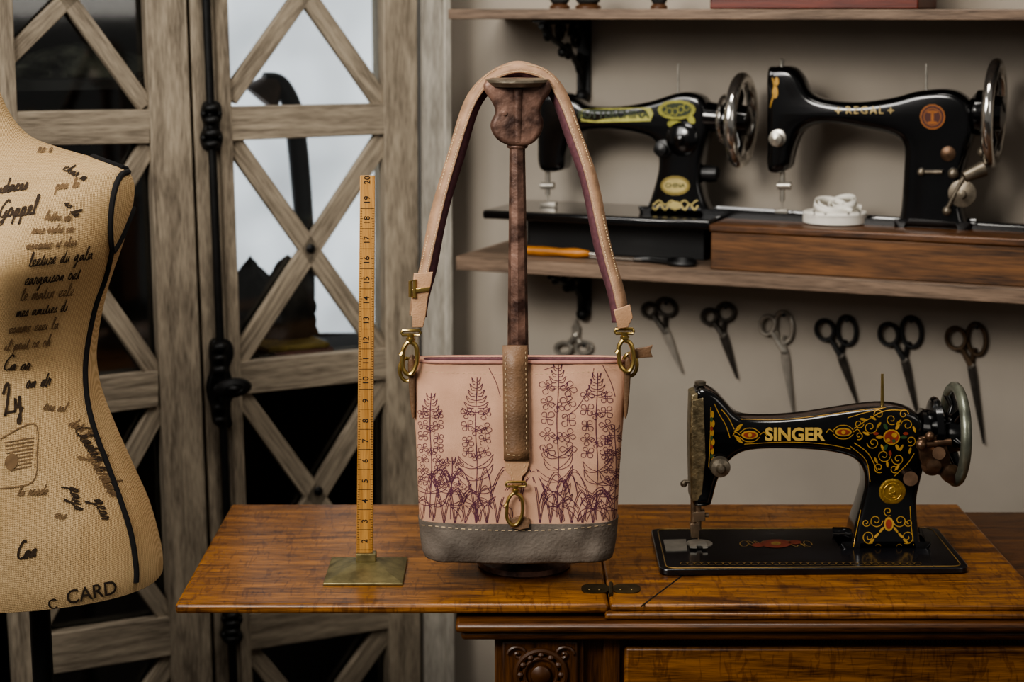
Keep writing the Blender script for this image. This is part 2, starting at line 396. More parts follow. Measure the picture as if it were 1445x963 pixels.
# inner shelves
m=MB(); z1=C(430,508,-.1).z; cbox(uL+.005,uR-.014,z1-.02,z1,-.29,-.02); z0=C(110,110,-.1).z
cbox(uL+.005,C.loc(C(285,400))[0],z0-.015,z0,-.29,-.02); cbox(C.loc(C(290,400))[0],C.loc(C(300,400))[0],.13,1.58,-.29,-.01)
m.build('inner_shelf',M_dark,cab)
# added glowing panel standing in for window light reflected in the right door
m=MB(); m.pr(C,[(322,-110),(528,-110),(528,470),(322,470)],-.298,-.290); m.build('reflected_light_panel',emis('reflected_daylight_glow','#e9eef4',1.25),kind='structure')
# cloth stack on inner shelf
zc=z1
for i,c in enumerate(['#4c422c','#5f625c','#5c2c22','#8a743f']):
    u=C.loc(C(412+random.uniform(-8,8),480,-.1))[0]; hw=.055+random.uniform(-.008,.008); h=.009
    t=thing('folded_cloth' if i==0 else 'folded_cloth.%03d'%i,C.w(u,zc,-.1),'folded piece of %s cloth on a cabinet shelf'%['olive','grey','dark red','mustard'][i],'cloth','folded cloths in the cabinet')
    m=MB()
    m.prism([C.w(u-hw,zc,-.05),C.w(u+hw,zc,-.05),C.w(u+hw*1.03,zc+h*.5,-.05),C.w(u+hw,zc+h,-.05),C.w(u+hw*.2,zc+h*.95,-.05),C.w(u-hw,zc+h,-.05),C.w(u-hw*.96,zc+h*.5,-.05)],-nC*.12)
    m.build('fold',mat('cloth_%d'%i,c,.9,0,.3,60),t,bevel=.003); zc+=h
def lump(name,lab,cat_,px,py,w,h,zb,off,mt):
    c=C(px,py,off); t=thing(name,(c.x,c.y,zb),lab,cat_)
    m=MB(); V=[];Fs=[];n=40;k=18; ph=px*.1
    for i in range(k+1):
        f=i/k
        for j in range(n):
            a=2*pi*j/n; r=math.sqrt(max(0,1-f**2.2))*(1+.16*sin(3*a+f*4+ph)+.09*sin(7*a+f*9)+.05*sin(13*a-f*15))
            V.append(Vector((c.x,c.y,zb+h*f*(1+.08*sin(a*2+ph))))+C.r*cos(a)*r*w+C.n*sin(a)*r*w*.5)
    for i in range(k):
        for j in range(n): Fs.append((i*n+j,i*n+(j+1)%n,(i+1)*n+(j+1)%n,(i+1)*n+j))
    Fs+=[tuple(reversed(range(n)))]
    m.add(V,Fs); m.build('bundle',mt,t)
M_dc=mat('charcoal_cloth','#22211f',.85,0,.6,25,bump=.5)
lump('cloth_bundle','crumpled charcoal fabric bundle on a cabinet shelf','cloth',355,440,.06,.155,z1,-.22,M_dc)
lump('cloth_bundle.001','small crumpled charcoal fabric bundle on a cabinet shelf','cloth',408,450,.05,.13,zc,-.13,mat('brown_charcoal_cloth','#2e2822',.85,0,.6,30,bump=.5))
lump('cloth_bundle.002','dark crumpled garment heap behind cabinet glass','cloth',110,90,.11,.05,z0,-.15,mat('green_charcoal','#46463b',.85,0,.7,35,bump=.6))
# gooseneck lamp silhouette
t=thing('gooseneck_lamp',C(430,500,-.2),'dark arched gooseneck lamp standing inside the cabinet','lamp'); t.location.z=z1
m=MB(); pts=cat([C(430,505,-.22),C(433,420,-.22),C(430,330,-.22),C(424,250,-.22),C(418,190,-.22),C(412,150,-.22),C(395,118,-.22),C(372,112,-.22)],6)
pts[0].z=z1+.001
m.tube(pts,[.012+.006*sin(min(1,i/len(pts))*pi) for i in range(len(pts))],14); m.build('neck',mat('dark_pewter','#2d2e33',.4,.3,.2,20),t)
m=MB(); m.lathe(C(430,500,-.22)*1+Vector((0,0,z1+.001-C(430,500,-.22).z)),(0,0,1),[(.04,0),(.04,.006),(.018,.014),(.012,.02)],28); m.build('base',M_iron,t)
m=MB(); a=C(385,118,-.22); m.lathe(a,(-.6,-.2,-.75),[(.012,-.01),(.02,.0),(.034,.03),(.036,.034),(.03,.03)],24); m.build('lamp_shade',mat('bronze_shade','#5b463a',.4,.4,.2,30),t)

# ---------- shelves
def wbox(m,u0,u1,z0,z1,o0,o1,mi=0): m.prism([W.w(u0,z0,o1),W.w(u1,z0,o1),W.w(u1,z1,o1),W.w(u0,z1,o1)],-nW*(o1-o0),mi)
uS=W.loc(W(643,370,SH))[0]; uT=W.loc(W(632,20,SH))[0]
m=MB(); wbox(m,uS,1.35,ZS-.022,ZS,.001,SH); sh=m.build('wall_shelf',M_shelf,grain=tuple(dW),bevel=.0015,label='weathered oak wall shelf carrying two old sewing machines',category='shelf')
m=MB(); wbox(m,uT,1.35,1.4325,1.4475,.001,SH); m.build('wall_shelf.001',M_shelf,grain=tuple(dW),bevel=.0015,label='thin oak upper wall shelf on iron brackets',category='shelf')
def bracket(i,px,py,ztop,h,d,lab):
    u=W.loc(W(px,py))[0]; o=W.w(u,0,0)
    def P(a,z): return Vector((o.x,o.y,0))+nW*(a+.001)+ZZ*(ztop+z)
    t=thing('shelf_bracket' if i==0 else 'shelf_bracket.%03d'%i,P(0,-h),lab,'shelf bracket','iron brackets under the wall shelves')
    m=MB(); hw=dW*.011
    m.prism([P(0,-h)-hw,P(.008,-h)-hw,P(.008,-.008)-hw,P(d*.9,-.008)-hw,P(d,-.004)-hw,P(d,-.0005)-hw,P(0,-.0005)-hw],hw*2)
    m.build('arm',M_iron,t)
    m=MB()
    def scr(cx_,cz,r,a0,turn,th=.0045):
        m.tube([P(cx_+r*(1-.75*k/40)*cos(a0+turn*2*pi*k/40),cz+r*(1-.75*k/40)*sin(a0+turn*2*pi*k/40)) for k in range(41)],th,8)
    m.tube(cat([P(.008,-h*.97),P(.02,-h*.7),P(d*.35,-h*.42),P(d*.7,-h*.25),P(d*.95,-.01)],8),.005,8)
    scr(d*.22,-h*.22,h*.19,0,1.6); scr(d*.55,-h*.16,h*.13,pi,-1.5); scr(d*.12,-h*.6,h*.13,1,1.4); scr(d*.82,-h*.17,h*.10,1,1.5); scr(d*.38,-h*.42,h*.09,1,1.5)
    m.ball(P(d*.5,-h*.42),.008); m.ball(P(.012,-h),.011); 
    m.build('scroll',M_iron,t)
bracket(0,826,60,1.4325,.125,.205,'black cast iron scroll bracket under the upper shelf')
bracket(1,826,420,ZS-.022,.095,.17,'black cast iron scroll bracket under the lower shelf')
bracket(2,1497,60,1.4325,.125,.205,'black cast iron scroll bracket under the upper shelf')
# things on the top shelf
u=W.loc(W(1075,0,.15))[0]
t=thing('wooden_box',W.w(u,1.4475,.12),'reddish brown wooden box on the upper shelf','box'); m=MB(); wbox(m,u-.065,u+.24,1.448,1.53,.05,.20); m.build('box_body',wood('redwood','#3a130b','#6b2a18',.4),t,grain=tuple(dW),bevel=.002)
m=MB(); wbox(m,u-.068,u+.243,1.531,1.545,.047,.203); m.build('lid',M_boxw,t,grain=tuple(dW),bevel=.002)
for i,(px,r) in enumerate(((790,.016),(830,.02),(930,.013))):
    c=W(px,0,.12); t=thing('thread_spool' if i==0 else 'thread_spool.%03d'%i,(c.x,c.y,1.448),'dark wooden thread spool standing on the upper shelf','spool','spools on the upper shelf')
    m=MB(); m.lathe((c.x,c.y,1.448),(0,0,1),[(r,0),(r,.004),(r*.7,.008),(r*.7,.035),(r,.04),(r,.044)],24); m.build('spool_core',M_boxw,t)
    m=MB(); m.lathe((c.x,c.y,1.448),(0,0,1),[(r*.72,.008),(r*.95,.012),(r*.95,.032),(r*.72,.036)],24); m.build('thread',M_dc,t)

# ---------- handwheel helper
def wheel(par,c,ax,R,r,mr,mh,hub=.4,side=1,spk=3):
    ax=Vector(ax).normalized(); c=Vector(c)
    m=MB(); m.torus(c,ax,R-r,r,56,14); m.build('wheel_rim',mr,par)
    a=ZZ.copy(); b=ax.cross(a)
    m=MB(); m.lathe(c-ax*.02,ax,[(R*hub*.7,-.012),(R*hub,-.004),(R*hub,.012),(R*hub*.8,.022),(R*hub*.75,.032),(R*hub*.3,.036),(0,.037)],32)
    for k in range(spk):
        t=2*pi*k/spk+.5; d=a*cos(t)+b*sin(t); m.tube([c-ax*.005+d*R*hub*.7,c+ax*.004+d*R*.6,c+d*(R-r)],[.008,.006,.007],10)
    m.build('wheel_hub',mh,par)

# ---------- machine on wooden base
ZB=1.130; uB0=W.loc(W(1003,340,.205))[0]
t=thing('wooden_machine_base',W.w(uB0+.3,ZS,.11),'low worn walnut box base under a black sewing machine','box')
m=MB(); wbox(m,uB0,uB0+.60,ZS,ZB-.012,.02,.205); m.build('box_body',wood('worn_box_front','#2c1b0e','#7a5330',.5,5,60,.2,.05),t,grain=tuple(dW),bevel=.002)
m=MB(); wbox(m,uB0-.003,uB0+.603,ZB-.012,ZB,.017,.208); m.build('box_top',M_boxw,t,grain=tuple(dW),bevel=.003)
R_=Pl(W.p+nW*.115,nW)
t=thing('sewing_machine',R_(1316,318),'glossy black vintage sewing machine with red emblem on wooden base','sewing machine'); t.location.z=ZB
m=MB(); out=[(1087,100),(1098,94),(1120,95),(1134,108),(1146,130),(1168,140),(1210,144),(1260,138),(1300,128),(1340,126),(1364,136),(1376,155),(1376,185),(1366,220),(1358,260),(1360,295),(1368,323),(1366,330),(1272,330),(1268,323),(1274,295),(1278,240),(1278,205),(1262,190),(1230,182),(1180,174),(1150,176),(1132,188),(1122,212),(1114,238),(1088,240),(1086,200),(1086,150)]
m.slab(R_,out,.024,.012,zmin=ZB+.0005); bv=m.bvh(); m.build('arm_body',M_black,t)
m=MB(); m.txt(bv,'REGAL',1220,156,15,0,0,.01,space=1.3)
for x in (1183,1257): m.blob(bv,x,156,5,1.3); m.blob(bv,x,156,1.3,5)
m.build('decal_lettering',mat('dull_gold','#b09a66',.4,.2,.15,80),t,fixn=False)
m=MB(); m.rib(bv,[(1090+3*sin(k/3),110+k*3.2) for k in range(14)],.0022,m=0); m.blob(bv,1094,130,4,9); m.blob(bv,1096,115,3,6); m.build('decal_scroll',M_gold,t,fixn=False)
m=MB(); m.blob(bv,1316,165,18,18,0,0)
m.blob(bv,1316,165,16,16,0,1,lift=.0009); m.rib(bv,[(1316+12*cos(a*.3),165+12*sin(a*.3)) for a in range(22)],.0012,m=0,lift=.0013)
m.blob(bv,1316,165,2,10,0,0,lift=.0013); m.blob(bv,1316,158,8,2,0,0,lift=.0013); m.blob(bv,1316,173,7,2,0,0,lift=.0013)
m.build('decal_emblem',[mat('orange_gold','#a3632a',.4,.2,.1,60),mat('dark_rust_red','#4a1e14',.4)],t,fixn=False)
wheel(t,R_(1403,160),dW,.079,.0085,M_chrome,M_black,.42)
m=MB(); m.cyl(R_(1370,160),R_(1392,160),.022,.02); m.build('wheel_shaft',M_black,t)
m=MB(); m.cyl(R_(1307,130),R_(1307,90),.0022,.0016,10); m.build('spool_pin',M_steel,t)
m=MB(); m.cyl(R_(1104,236),R_(1104,284),.004,.004,12); m.cyl(R_(1104,284),R_(1104,300),.0015,.001,8); m.cyl(R_(1098,262,.004),R_(1116,262,.004),.006,.006,12); m.slab(R_,[(1094,296),(1112,296),(1112,302),(1094,302)],.004,.001,smooth=1,zmin=ZB+.002); m.build('needle_bar',M_steel,t)
m=MB(); m.lathe(R_(1098,195,.024),nW,[(.013,0),(.013,.004),(.005,.006),(.005,.012),(.010,.013),(.010,.018),(.004,.02),(0,.021)],24); m.build('tension_knob',M_steel,t)
m=MB(); m.lathe(R_(1103,88),ZZ,[(.003,-.01),(.004,0),(.0045,.004),(0,.006)],12); m.build('presser_screw',M_steel,t)
m=MB(); m.lathe(R_(1338,217,.024),nW,[(.011,0),(.011,.002),(.009,.003),(0,.0035)],24); m.build('cover_disc',M_copper,t)
m=MB(); m.lathe(R_(1358,273,.03),nW,[(.02,0),(.02,.003),(.012,.005),(.006,.006),(.006,.012),(0,.013)],28); m.cyl(R_(1335,298,.034),R_(1360,250,.034),.0035,.0035,10); m.ball(R_(1336,298,.034),.007); m.ball(R_(1345,245,.03),.008); m.cyl(R_(1300,243,.024),R_(1330,243,.03),.003); m.ball(R_(1300,243,.027),.006); m.cyl(R_(1360,250,.034),R_(1388,238,.02),.008,.012); m.ball(R_(1387,215,.01),.009); m.build('bobbin_winder',M_worn,t)
# ---------- machine with green gold lettering
ZM=1.133
t=thing('machine_stand_board',W.w(W.loc(W(850,320,.1))[0],ZS,.1),'black painted wooden machine bed board on a dark box','machine base')
ua=W.loc(W(680,296,.19))[0]; ub=W.loc(W(1025,300,.19))[0]; ub=min(ub,uB0-.006)
m=MB(); wbox(m,ua,ub+.0,ZM-.014,ZM,.015,.19); m.build('bed_board',M_black,t,bevel=.004)
uc=W.loc(W(745,330,.12))[0]; ud=W.loc(W(995,330,.12))[0]; m=MB(); wbox(m,uc,min(ud,uB0-.008),ZS,ZM-.014,.02,.12); m.build('box_body',M_blackd,t,bevel=.002)
m=MB(); wbox(m,ua+.02,ua+.04,ZS,ZM-.014,.03,.05); m.build('leg',M_blackd,t)
Q_=Pl(W.p+nW*.105,nW)
t=thing('sewing_machine.001',Q_(960,302),'black antique sewing machine with green gold lettering and chrome wheel','sewing machine'); t.location.z=ZM
m=MB(); out=[(768,137),(780,130),(800,131),(818,140),(835,149),(875,150),(920,143),(960,131),(985,132),(1000,145),(1004,180),(996,215),(992,250),(998,280),(1008,300),(1008,310),(914,310),(914,300),(924,275),(934,235),(930,203),(914,190),(870,182),(828,184),(810,195),(803,215),(798,238),(768,238),(764,200),(765,160)]
m.slab(Q_,out,.023,.010,zmin=ZM+.0005); bv=m.bvh(); m.build('arm_body',M_black,t)
m=MB()
m.add([project(bv,x,y)[0]+nW*.0005 for x,y in [(820,155),(840,153),(918,152),(922,160),(918,171),(840,173),(820,171)]],[(0,1,2,3,4,5,6)],0)
m.txt(bv,'BUTTERCHINA',866,162,15,0,1,.03,lift=.0011,space=1.0)
m.build('decal_lettering',[M_goldg,mat('dark_green','#27330f',.5)],t,fixn=False)
m=MB()
m.blob(bv,955,155,27,14,0,0); m.blob(bv,955,155,21,10,0,1,lift=.001); m.blob(bv,957,178,16,7,.3,0); m.blob(bv,975,168,8,5,.9,0)
for k in range(5): m.rib(bv,[(937+k*8+4*cos(a*.4),154+4*sin(k)+5*sin(a*.4)) for a in range(16)],.0014,m=0,lift=.0013)
m.build('decal_scroll',[M_goldg,mat('dark_green','#27330f',.5),M_gold],t,fixn=False)
m=MB(); m.blob(bv,953,262,21,14,0,2); m.blob(bv,953,262,17,10,0,0,lift=.0009); m.txt(bv,'CHINA',953,262,9,0,1,.02,lift=.0013)
m.build('decal_label',[mat('cream_gold','#b5a46b',.45,.1,.15,60),mat('dark_green','#27330f',.5),mat('olive_gold','#83733a',.45,.2,.15,60)],t,fixn=False)
m=MB()
m.rib(bv,[(921+k*2,292+4*sin(k*.9)) for k in range(33)],.003,m=0); m.rib(bv,[(921+k*2,286+3*cos(k*.7)) for k in range(33)],.002,m=0); m.blob(bv,953,290,9,6,0,0)
m.build('decal_border',[mat('cream_gold','#b5a46b')],t,fixn=False)
wheel(t,Q_(1046,170),dW,.0735,.0095,M_chrome,M_black,.40)
m=MB(); m.cyl(Q_(998,165),Q_(1034,168),.024,.02); m.torus(Q_(1022,168),dW,.034,.004,40,8,m=1); m.build('wheel_shaft',[M_black,M_chrome],t)
m=MB(); m.cyl(Q_(957,134),Q_(957,90),.0022,.0016,10); m.build('spool_pin',M_steel,t)
m=MB(); m.cyl(Q_(773,235),Q_(773,276),.004); m.cyl(Q_(773,276),Q_(773,288),.0015,.001); m.cyl(Q_(764,262,.004),Q_(782,262,.004),.0055); m.slab(Q_,[(763,286),(785,286),(785,292),(763,292)],.006,.001,smooth=1,zmin=ZM+.001); m.build('needle_bar',M_steel,t)
m=MB(); m.lathe(Q_(936,210,.023),nW,[(.014,0),(.014,.004),(.005,.006),(.005,.012),(.010,.013),(.010,.018),(0,.021)],24); m.build('tension_knob',M_blackd,t)
m=MB(); m.lathe(Q_(963,196,.023),nW,[(.026,0),(.026,.004),(.02,.009),(.006,.01),(.005,.016),(0,.017)],28); m.build('bobbin_cover',M_black,t)
m=MB(); m.lathe(Q_(1002,245,.0),dW,[(.012,-.02),(.014,.0),(.012,.012),(.006,.016),(0,.017)],20); m.build('bobbin_winder',M_blackd,t)

# ---------- tape measure
c=W(1178,306,.12); c.z=ZB
t=thing('tape_measure',c,'coiled white fabric tape measure with black numbers on wooden base','tape measure')
cc=Vector((c.x,c.y,ZB+.0008))
m=MB(); prof=[(.044,0),(.0475,.001),(.0478,.0155),(.0465,.0172)]
for k in range(12):
    r=.046-k*.002; prof+=[(r,.0172 if k%2 else .0155)]
prof+=[(.021,.0155),(.02,.004),(0,.004)]
m.lathe(cc,ZZ,prof,64)
bv=m.bvh(); m.build('tape_coil',M_white,t,ang=30)
m=MB()
def strip(m,pts,h,up=ZZ,closed=False):
    V=[]
    for i,p in enumerate(pts): V+=[p,p+up*h]
    n=len(pts); m.add(V,[(2*i,2*((i+1)%n),2*((i+1)%n)+1,2*i+1) for i in range(n if closed else n-1)])
def loop(cx_,cy,cz,r,h,tx,ty,a0=0,a1=2*pi):
    up=Vector((tx,ty,1)).normalized(); a=Vector((1,0,-tx)).normalized(); b=up.cross(a)
    strip(m,[cc+Vector((cx_,cy,cz))+a*r*cos(a0+(a1-a0)*k/40)+b*r*sin(a0+(a1-a0)*k/40) for k in range(41)],h,up)
loop(-.008,-.004,.019,.026,.011,.15,-.35); loop(-.006,-.002,.020,.022,.010,.2,-.3); loop(.014,.006,.022,.021,.012,-.35,-.3); loop(.014,.006,.024,.016,.011,-.3,-.35); loop(.024,-.008,.0175,.017,.009,.1,-.15,.5,4.5)
bv2=m.bvh(); ob=m.build('tape_end',M_white,t,fixn=False,ang=80); md=ob.modifiers.new('s','SOLIDIFY'); md.thickness=.0006
m=MB()
for i,s in enumerate('56789'): m.txt(bv,s,1149+i*16,301,9,0,0,.0,lift=.0008)
for i in range(25): m.rib(bv,[(1141+i*3.2,308),(1141+i*3.2,305.5)],.0005,lift=.0008)
for i in range(16): m.rib(bv2,[(1155+i*4,278),(1155+i*4,273)],.0006,lift=.0008)
m.build('printed_number',M_ink,t,fixn=False)

# ---------- scissors helper
def scissors(i,pl,r1,r2,rr1,rr2,piv,tip,mh,mb,lab,off=.008,group='scissors hanging on the wall',nail=True,z=None,wb=9):
    base=pl(*tip,off); t=thing('scissors' if i==0 else 'scissors.%03d'%i,base,lab,'scissors',group)
    P=lambda x,y,o=0: pl(x,y,off+o)
    pv=Vector(piv); tp=Vector(tip); d=(tp-pv).normalized(); n=Vector((-d.y,d.x))
    for j,(rc,rr,s) in enumerate(((r1,rr1,1),(r2,rr2,-1))):
        rc=Vector(rc); h=MB(); o=.0025*s
        ptsr=[P(rc.x+rr[0]*cos(a*2*pi/28)*cos(rr[2])-rr[1]*sin(a*2*pi/28)*sin(rr[2]),rc.y+rr[0]*cos(a*2*pi/28)*sin(rr[2])+rr[1]*sin(a*2*pi/28)*cos(rr[2]),o) for a in range(28)]
        h.tube(ptsr,.0036,8,True)
        sd=(pv-rc).normalized(); st=rc+sd*min(rr[0],rr[1])*1.0
        mid=(st+pv)/2
        h.tube(cat([P(*st,o),P(*mid,o),P(*pv,o)],5),[.0042]*6+[.0045]*5,8,flat=.8)
        h.build('handle',mh,t)
        b=MB(); e=tp+n*s*1.2
        poly=[pv-d*8+n*3*s,pv+n*wb*.6*s,pv+d*14+n*wb*.62*s,pv+(tp-pv)*.6+n*wb*.38*s,e,tp-n*s*.5,pv+(tp-pv)*.5-n*wb*.18*s,pv-d*6-n*wb*.3*s]
        b.pr(pl,[(q.x,q.y) for q in poly],off+(0 if s>0 else -.0018),off+(.0018 if s>0 else 0)); b.build('blade',mb,t)
    b=MB(); b.lathe(P(*piv,.001),pl.n,[(.005,-.004),(.005,.002),(.003,.0035),(0,.004)],16); b.build('pivot_screw',M_steel,t)
    if nail:
        b=MB(); rc=Vector(r2); q=(rc.x,rc.y-rr2[1]+5); b.cyl(pl(*q,0.0005),pl(*q,.02),.0016,.0016,8); b.lathe(pl(*q,.02),pl.n,[(.0035,0),(.0035,.001),(0,.002)],12); b.build('nail',M_iron,t)
M_dsteel=mat('dark_steel','#4a4641',.35,.8,.3,60)
scissors(0,W,(916,438),(940,434),(9,9,0),(14,11,.5),(938,468),(962,526),M_dsteel,M_steel,'small steel scissors with dark handles hanging on the wall')
scissors(1,W,(1001,447),(1024,441),(10,10,0),(12,12,0),(1020,473),(1040,535),M_dsteel,M_dsteel,'small dark steel scissors hanging on the wall')
scissors(2,W,(1083,459),(1106,462),(10,13,.2),(12,22,-.1),(1106,496),(1119,583),M_steel,M_steel,'long bright steel scissors with long handle loop on wall')
scissors(3,W,(1164,466),(1195,467),(12,14,-.4),(13,20,-.1),(1186,502),(1210,572),M_blackd,M_dsteel,'black handled shears hanging on the wall')
scissors(4,W,(1254,472),(1286,469),(13,15,-.3),(14,21,-.1),(1276,508),(1295,590),M_blackd,M_dsteel,'heavy black handled tailor shears hanging on the wall')
scissors(5,W,(1349,478),(1378,479),(13,15,-.4),(13,22,-.1),(1370,516),(1388,627),mat('worn_brown_steel','#5a4a3a',.4,.8,.3,60),M_dsteel,'large worn brown steel shears hanging on the wall')
scissors(6,W,(795,492),(824,491),(11,8,0),(11,8,0),(812,474),(812,450),M_steel,M_steel,'small pale steel snips hanging on the wall')
# scissors & wooden handle on the shelf
def shelfpt(px,off,dz=.004): 
    u=W.loc(W(px,370,off))[0]; return W.w(u,ZS+dz,off)
t=thing('wooden_awl',shelfpt(785,.16,0),'orange wooden handled tool lying on the shelf','tool')
m=MB(); a=shelfpt(742,.17,.0085); b=shelfpt(832,.17,.0085); ax=(b-a)
m.lathe(a,ax,[(.003,0),(.007,.003),(.008,.03),(.006,.06),(.008,.085),(.005,ax.length-.002),(.003,ax.length)],20); m.build('handle',mat('orange_wood','#a0661f',.4,0,.2,40),t)
m=MB(); m.cyl(b,b+ax.normalized()*.03,.0025,.001,10); m.build('spike',M_steel,t)
t=thing('shears',shelfpt(900,.19,0),'black handled shears lying flat on the shelf','scissors')
for j,(s,o) in enumerate(((0,.185),(1,.16))):
    m=MB(); c=shelfpt(962,o+.004,.0045); 
    m.tube([c+dW*.02*cos(k*2*pi/28)+nW*.011*sin(k*2*pi/28) for k in range(28)],.004,8,True)
    m.tube([c-dW*.02,shelfpt(915,.175,.0045+j*.002),shelfpt(895,.175,.0045)],.004,8); m.build('handle',M_blackd,t)
    m=MB(); p0=shelfpt(905,.175+(.006 if j else -.006),.004+.001*j); p1=shelfpt(832,.178,.004+.001*j); p2=shelfpt(905,.175,.004+.001*j); m.prism([p0,p1,p2-dW*.005],ZZ*.0015); m.build('blade',M_chrome,t)

# ---------- TABLE
t=thing('sewing_table',(.4,2.15,0),'golden oak treadle sewing table with folding leaf and carved drawers','table'); tb=t
XL=-.385; XS=.1115; XR=.612; YF=1.965; YBk=2.388
m=MB(); m.box(XL,XS-.001,YF,YBk,T-.012,T); m.build('table_leaf',M_oak,t,grain=(1,0,0),bevel=.004)
m=MB(); m.box(XS+.0005,XR,YF,YBk,T-.0085,T); m.box(XS+.0005-.006,XR+.006,YF-.007,YBk,T-.0166,T-.0085); m.build('table_top',M_oak,t,grain=(1,0,0),bevel=.003)
zz=T-.0166
m=MB(); m.box(-.064,1.25,1.945,2.41,zz-.0115,zz-.0005); m.box(-.058,1.25,1.953,2.405,zz-.0225,zz-.0115); m.build('case_moulding',M_oakd,t,grain=(1,0,0),bevel=.004)
zc=zz-.0225
m=MB(); m.box(-.02,1.22,1.985,2.38,.30,zc); m.box(-.02,.083,1.975,1.99,.55,zc); m.box(.105,.125,1.978,1.99,.5,zc); m.box(.125,1.2,1.972,1.99,zc-.004,zc); m.build('case_body',M_oakd,t,grain=(0,0,1),bevel=.002)
m=MB(); m.box(.13,1.19,1.974,1.99,zc-.14,zc-.016); dr=m.build('drawer',M_oak,t,grain=(1,0,0),bevel=.004,label='wide plain oak drawer front')
m=MB(); m.ball((.65,1.968,zc-.08),.014,.01,.014); m.build('knob',M_brass,dr)
m=MB()
for k in range(150): m.ball((.13+k*.0052,1.973,zc-.0085),.0022,.0022,.003,n=8)
m.build('bead_moulding',M_blackd,t,kind='stuff')
m=MB(); m.box(-.012,.076,1.968,1.98,zc-.12,zc-.006); d2=m.build('drawer',M_oakd,t,grain=(0,0,1),bevel=.003,label='narrow oak drawer with carved rosette')
m=MB(); c=Vector((.033,1.966,zc-.045))
m.torus(c,(0,-1,0),.028,.004,40,8); m.torus(c,(0,-1,0),.019,.0025,40,8); m.lathe(c,(0,-1,0),[(.012,0),(.011,.005),(.006,.008),(0,.009)],20)
for k in range(12):
    a=2*pi*k/12; m.ball(c+Vector((cos(a)*.0235,-.001,sin(a)*.0235)),.0042,.004,.0042,n=8)
for sx in (-1,1):
    for sz in (-1,1):
        m.tube([c+Vector((sx*(.026+.012*(1-k/24)*cos(k*.35)),0,sz*(.024+.010*(1-k/24)*sin(k*.35)))) for k in range(25)],.0022,6)
m.build('carved_rosette',M_oakd,d2)
for i,(x,y) in enumerate(((.0,2.0),(.0,2.36),(1.19,2.0),(1.19,2.36))):
    m=MB(); m.lathe((x,y,0),ZZ,[(.014,0),(.018,.02),(.012,.06),(.02,.14),(.014,.2),(.022,.27),(.022,.305)],20); m.build('leg',M_oakd,t)
# hinges + seam inlays
def zpoly(m,px,h,mi=0): m.prism([onz(x,y,T)+ZZ*h for x,y in px],-ZZ*(h+.0005),mi)
m=MB()
for (x0,x1,y) in ((822,858,832),(866,902,832)):
    n=20
    c=((x0+x1)/2,y)
    zpoly(m,[(c[0]+(x1-x0)/2*1.1*math.copysign(abs(cos(2*pi*k/n))**.6,cos(2*pi*k/n)),y+6.5*math.copysign(abs(sin(2*pi*k/n))**.8,sin(2*pi*k/n))) for k in range(n)],.0012)
a=onz(862,824,T+.001); b=onz(862,841,T+.001); m.cyl(a,b,.0025)
for x in (832,846,876,892): m.lathe(onz(x,832,T+.0012),ZZ,[(.0026,0),(.0022,.0008),(0,.001)],12)
m.build('hinge',mat('dark_brass','#51432a',.4,.8,.3,60),t,label='aged brass strap hinge')
m=MB()
def seam(a,b,w=1.6):
    a=Vector(a);b=Vector(b); d=(b-a).normalized(); n=Vector((-d.y,d.x))*w/2; zpoly(m,[tuple(a+n),tuple(b+n),tuple(b-n),tuple(a-n)],.0003)
seam((905,856),(972,806)); m.build('inlay_seam',M_blackd,t)

# ---------- RULER
YR=2.085
Rp=PY(YR)
t=thing('hem_gauge_ruler',(Rp(517,800).x,YR,T),'upright wooden ruler with black numbers on a square metal base','ruler')
m=MB(); P=[Rp(503,798),Rp(526,798),Rp(529,248),Rp(508,248)]
for p in P[:2]: p.z=T+.02
m.prism(P,Vector((0,.004,0))); bv=m.bvh(); m.build('ruler_blade',M_ruler,t,grain=(0,0,1),bevel=.0005)
m=MB()
for k in range(2,21):
    y=762-(k-2)*28.33
    xc=lin(518.5,514.5,y,248,798)
    m.txt(bv,str(k),xc,y+2,12,-pi/2,0,.005,lift=.0004)
for k in range(8,153):
    y=762-(k/8-2)*28.33*1.0+14
    if y>790 or y<250: continue
    xl=lin(508,503,y,248,798); xr=lin(529,526,y,248,798); L=7 if k%8==0 else (5 if k%4==0 else 3.2)
    m.rib(bv,[(xl+.8,y),(xl+L,y)],.0005,lift=.0004); m.rib(bv,[(xr-.8,y),(xr-L,y)],.0005,lift=.0004)
    if k%8==0: m.rib(bv,[(xl+.8,y),(xr-.8,y)],.0005,lift=.0004)
m.build('printed_scale',M_ink,t,fixn=False)
m=MB(); cxr=Rp(517,800).x; hw=.047; y0,y1=2.032,2.135
V=[(cxr-hw,y0,T),(cxr+hw,y0,T),(cxr+hw,y1,T),(cxr-hw,y1,T),(cxr-hw,y0,T+.003),(cxr+hw,y0,T+.003),(cxr+hw,y1,T+.003),(cxr-hw,y1,T+.003),
 (cxr-.014,YR-.012,T+.014),(cxr+.014,YR-.012,T+.014),(cxr+.014,YR+.012,T+.014),(cxr-.014,YR+.012,T+.014)]
m.add(V,[(3,2,1,0),(0,1,5,4),(1,2,6,5),(2,3,7,6),(3,0,4,7),(4,5,9,8),(5,6,10,9),(6,7,11,10),(7,4,8,11),(8,9,10,11)])
m.box(cxr-.012,cxr+.012,YR-.006,YR+.010,T+.014,T+.024); m.build('ruler_base',M_brass,t,bevel=.001,ang=20)

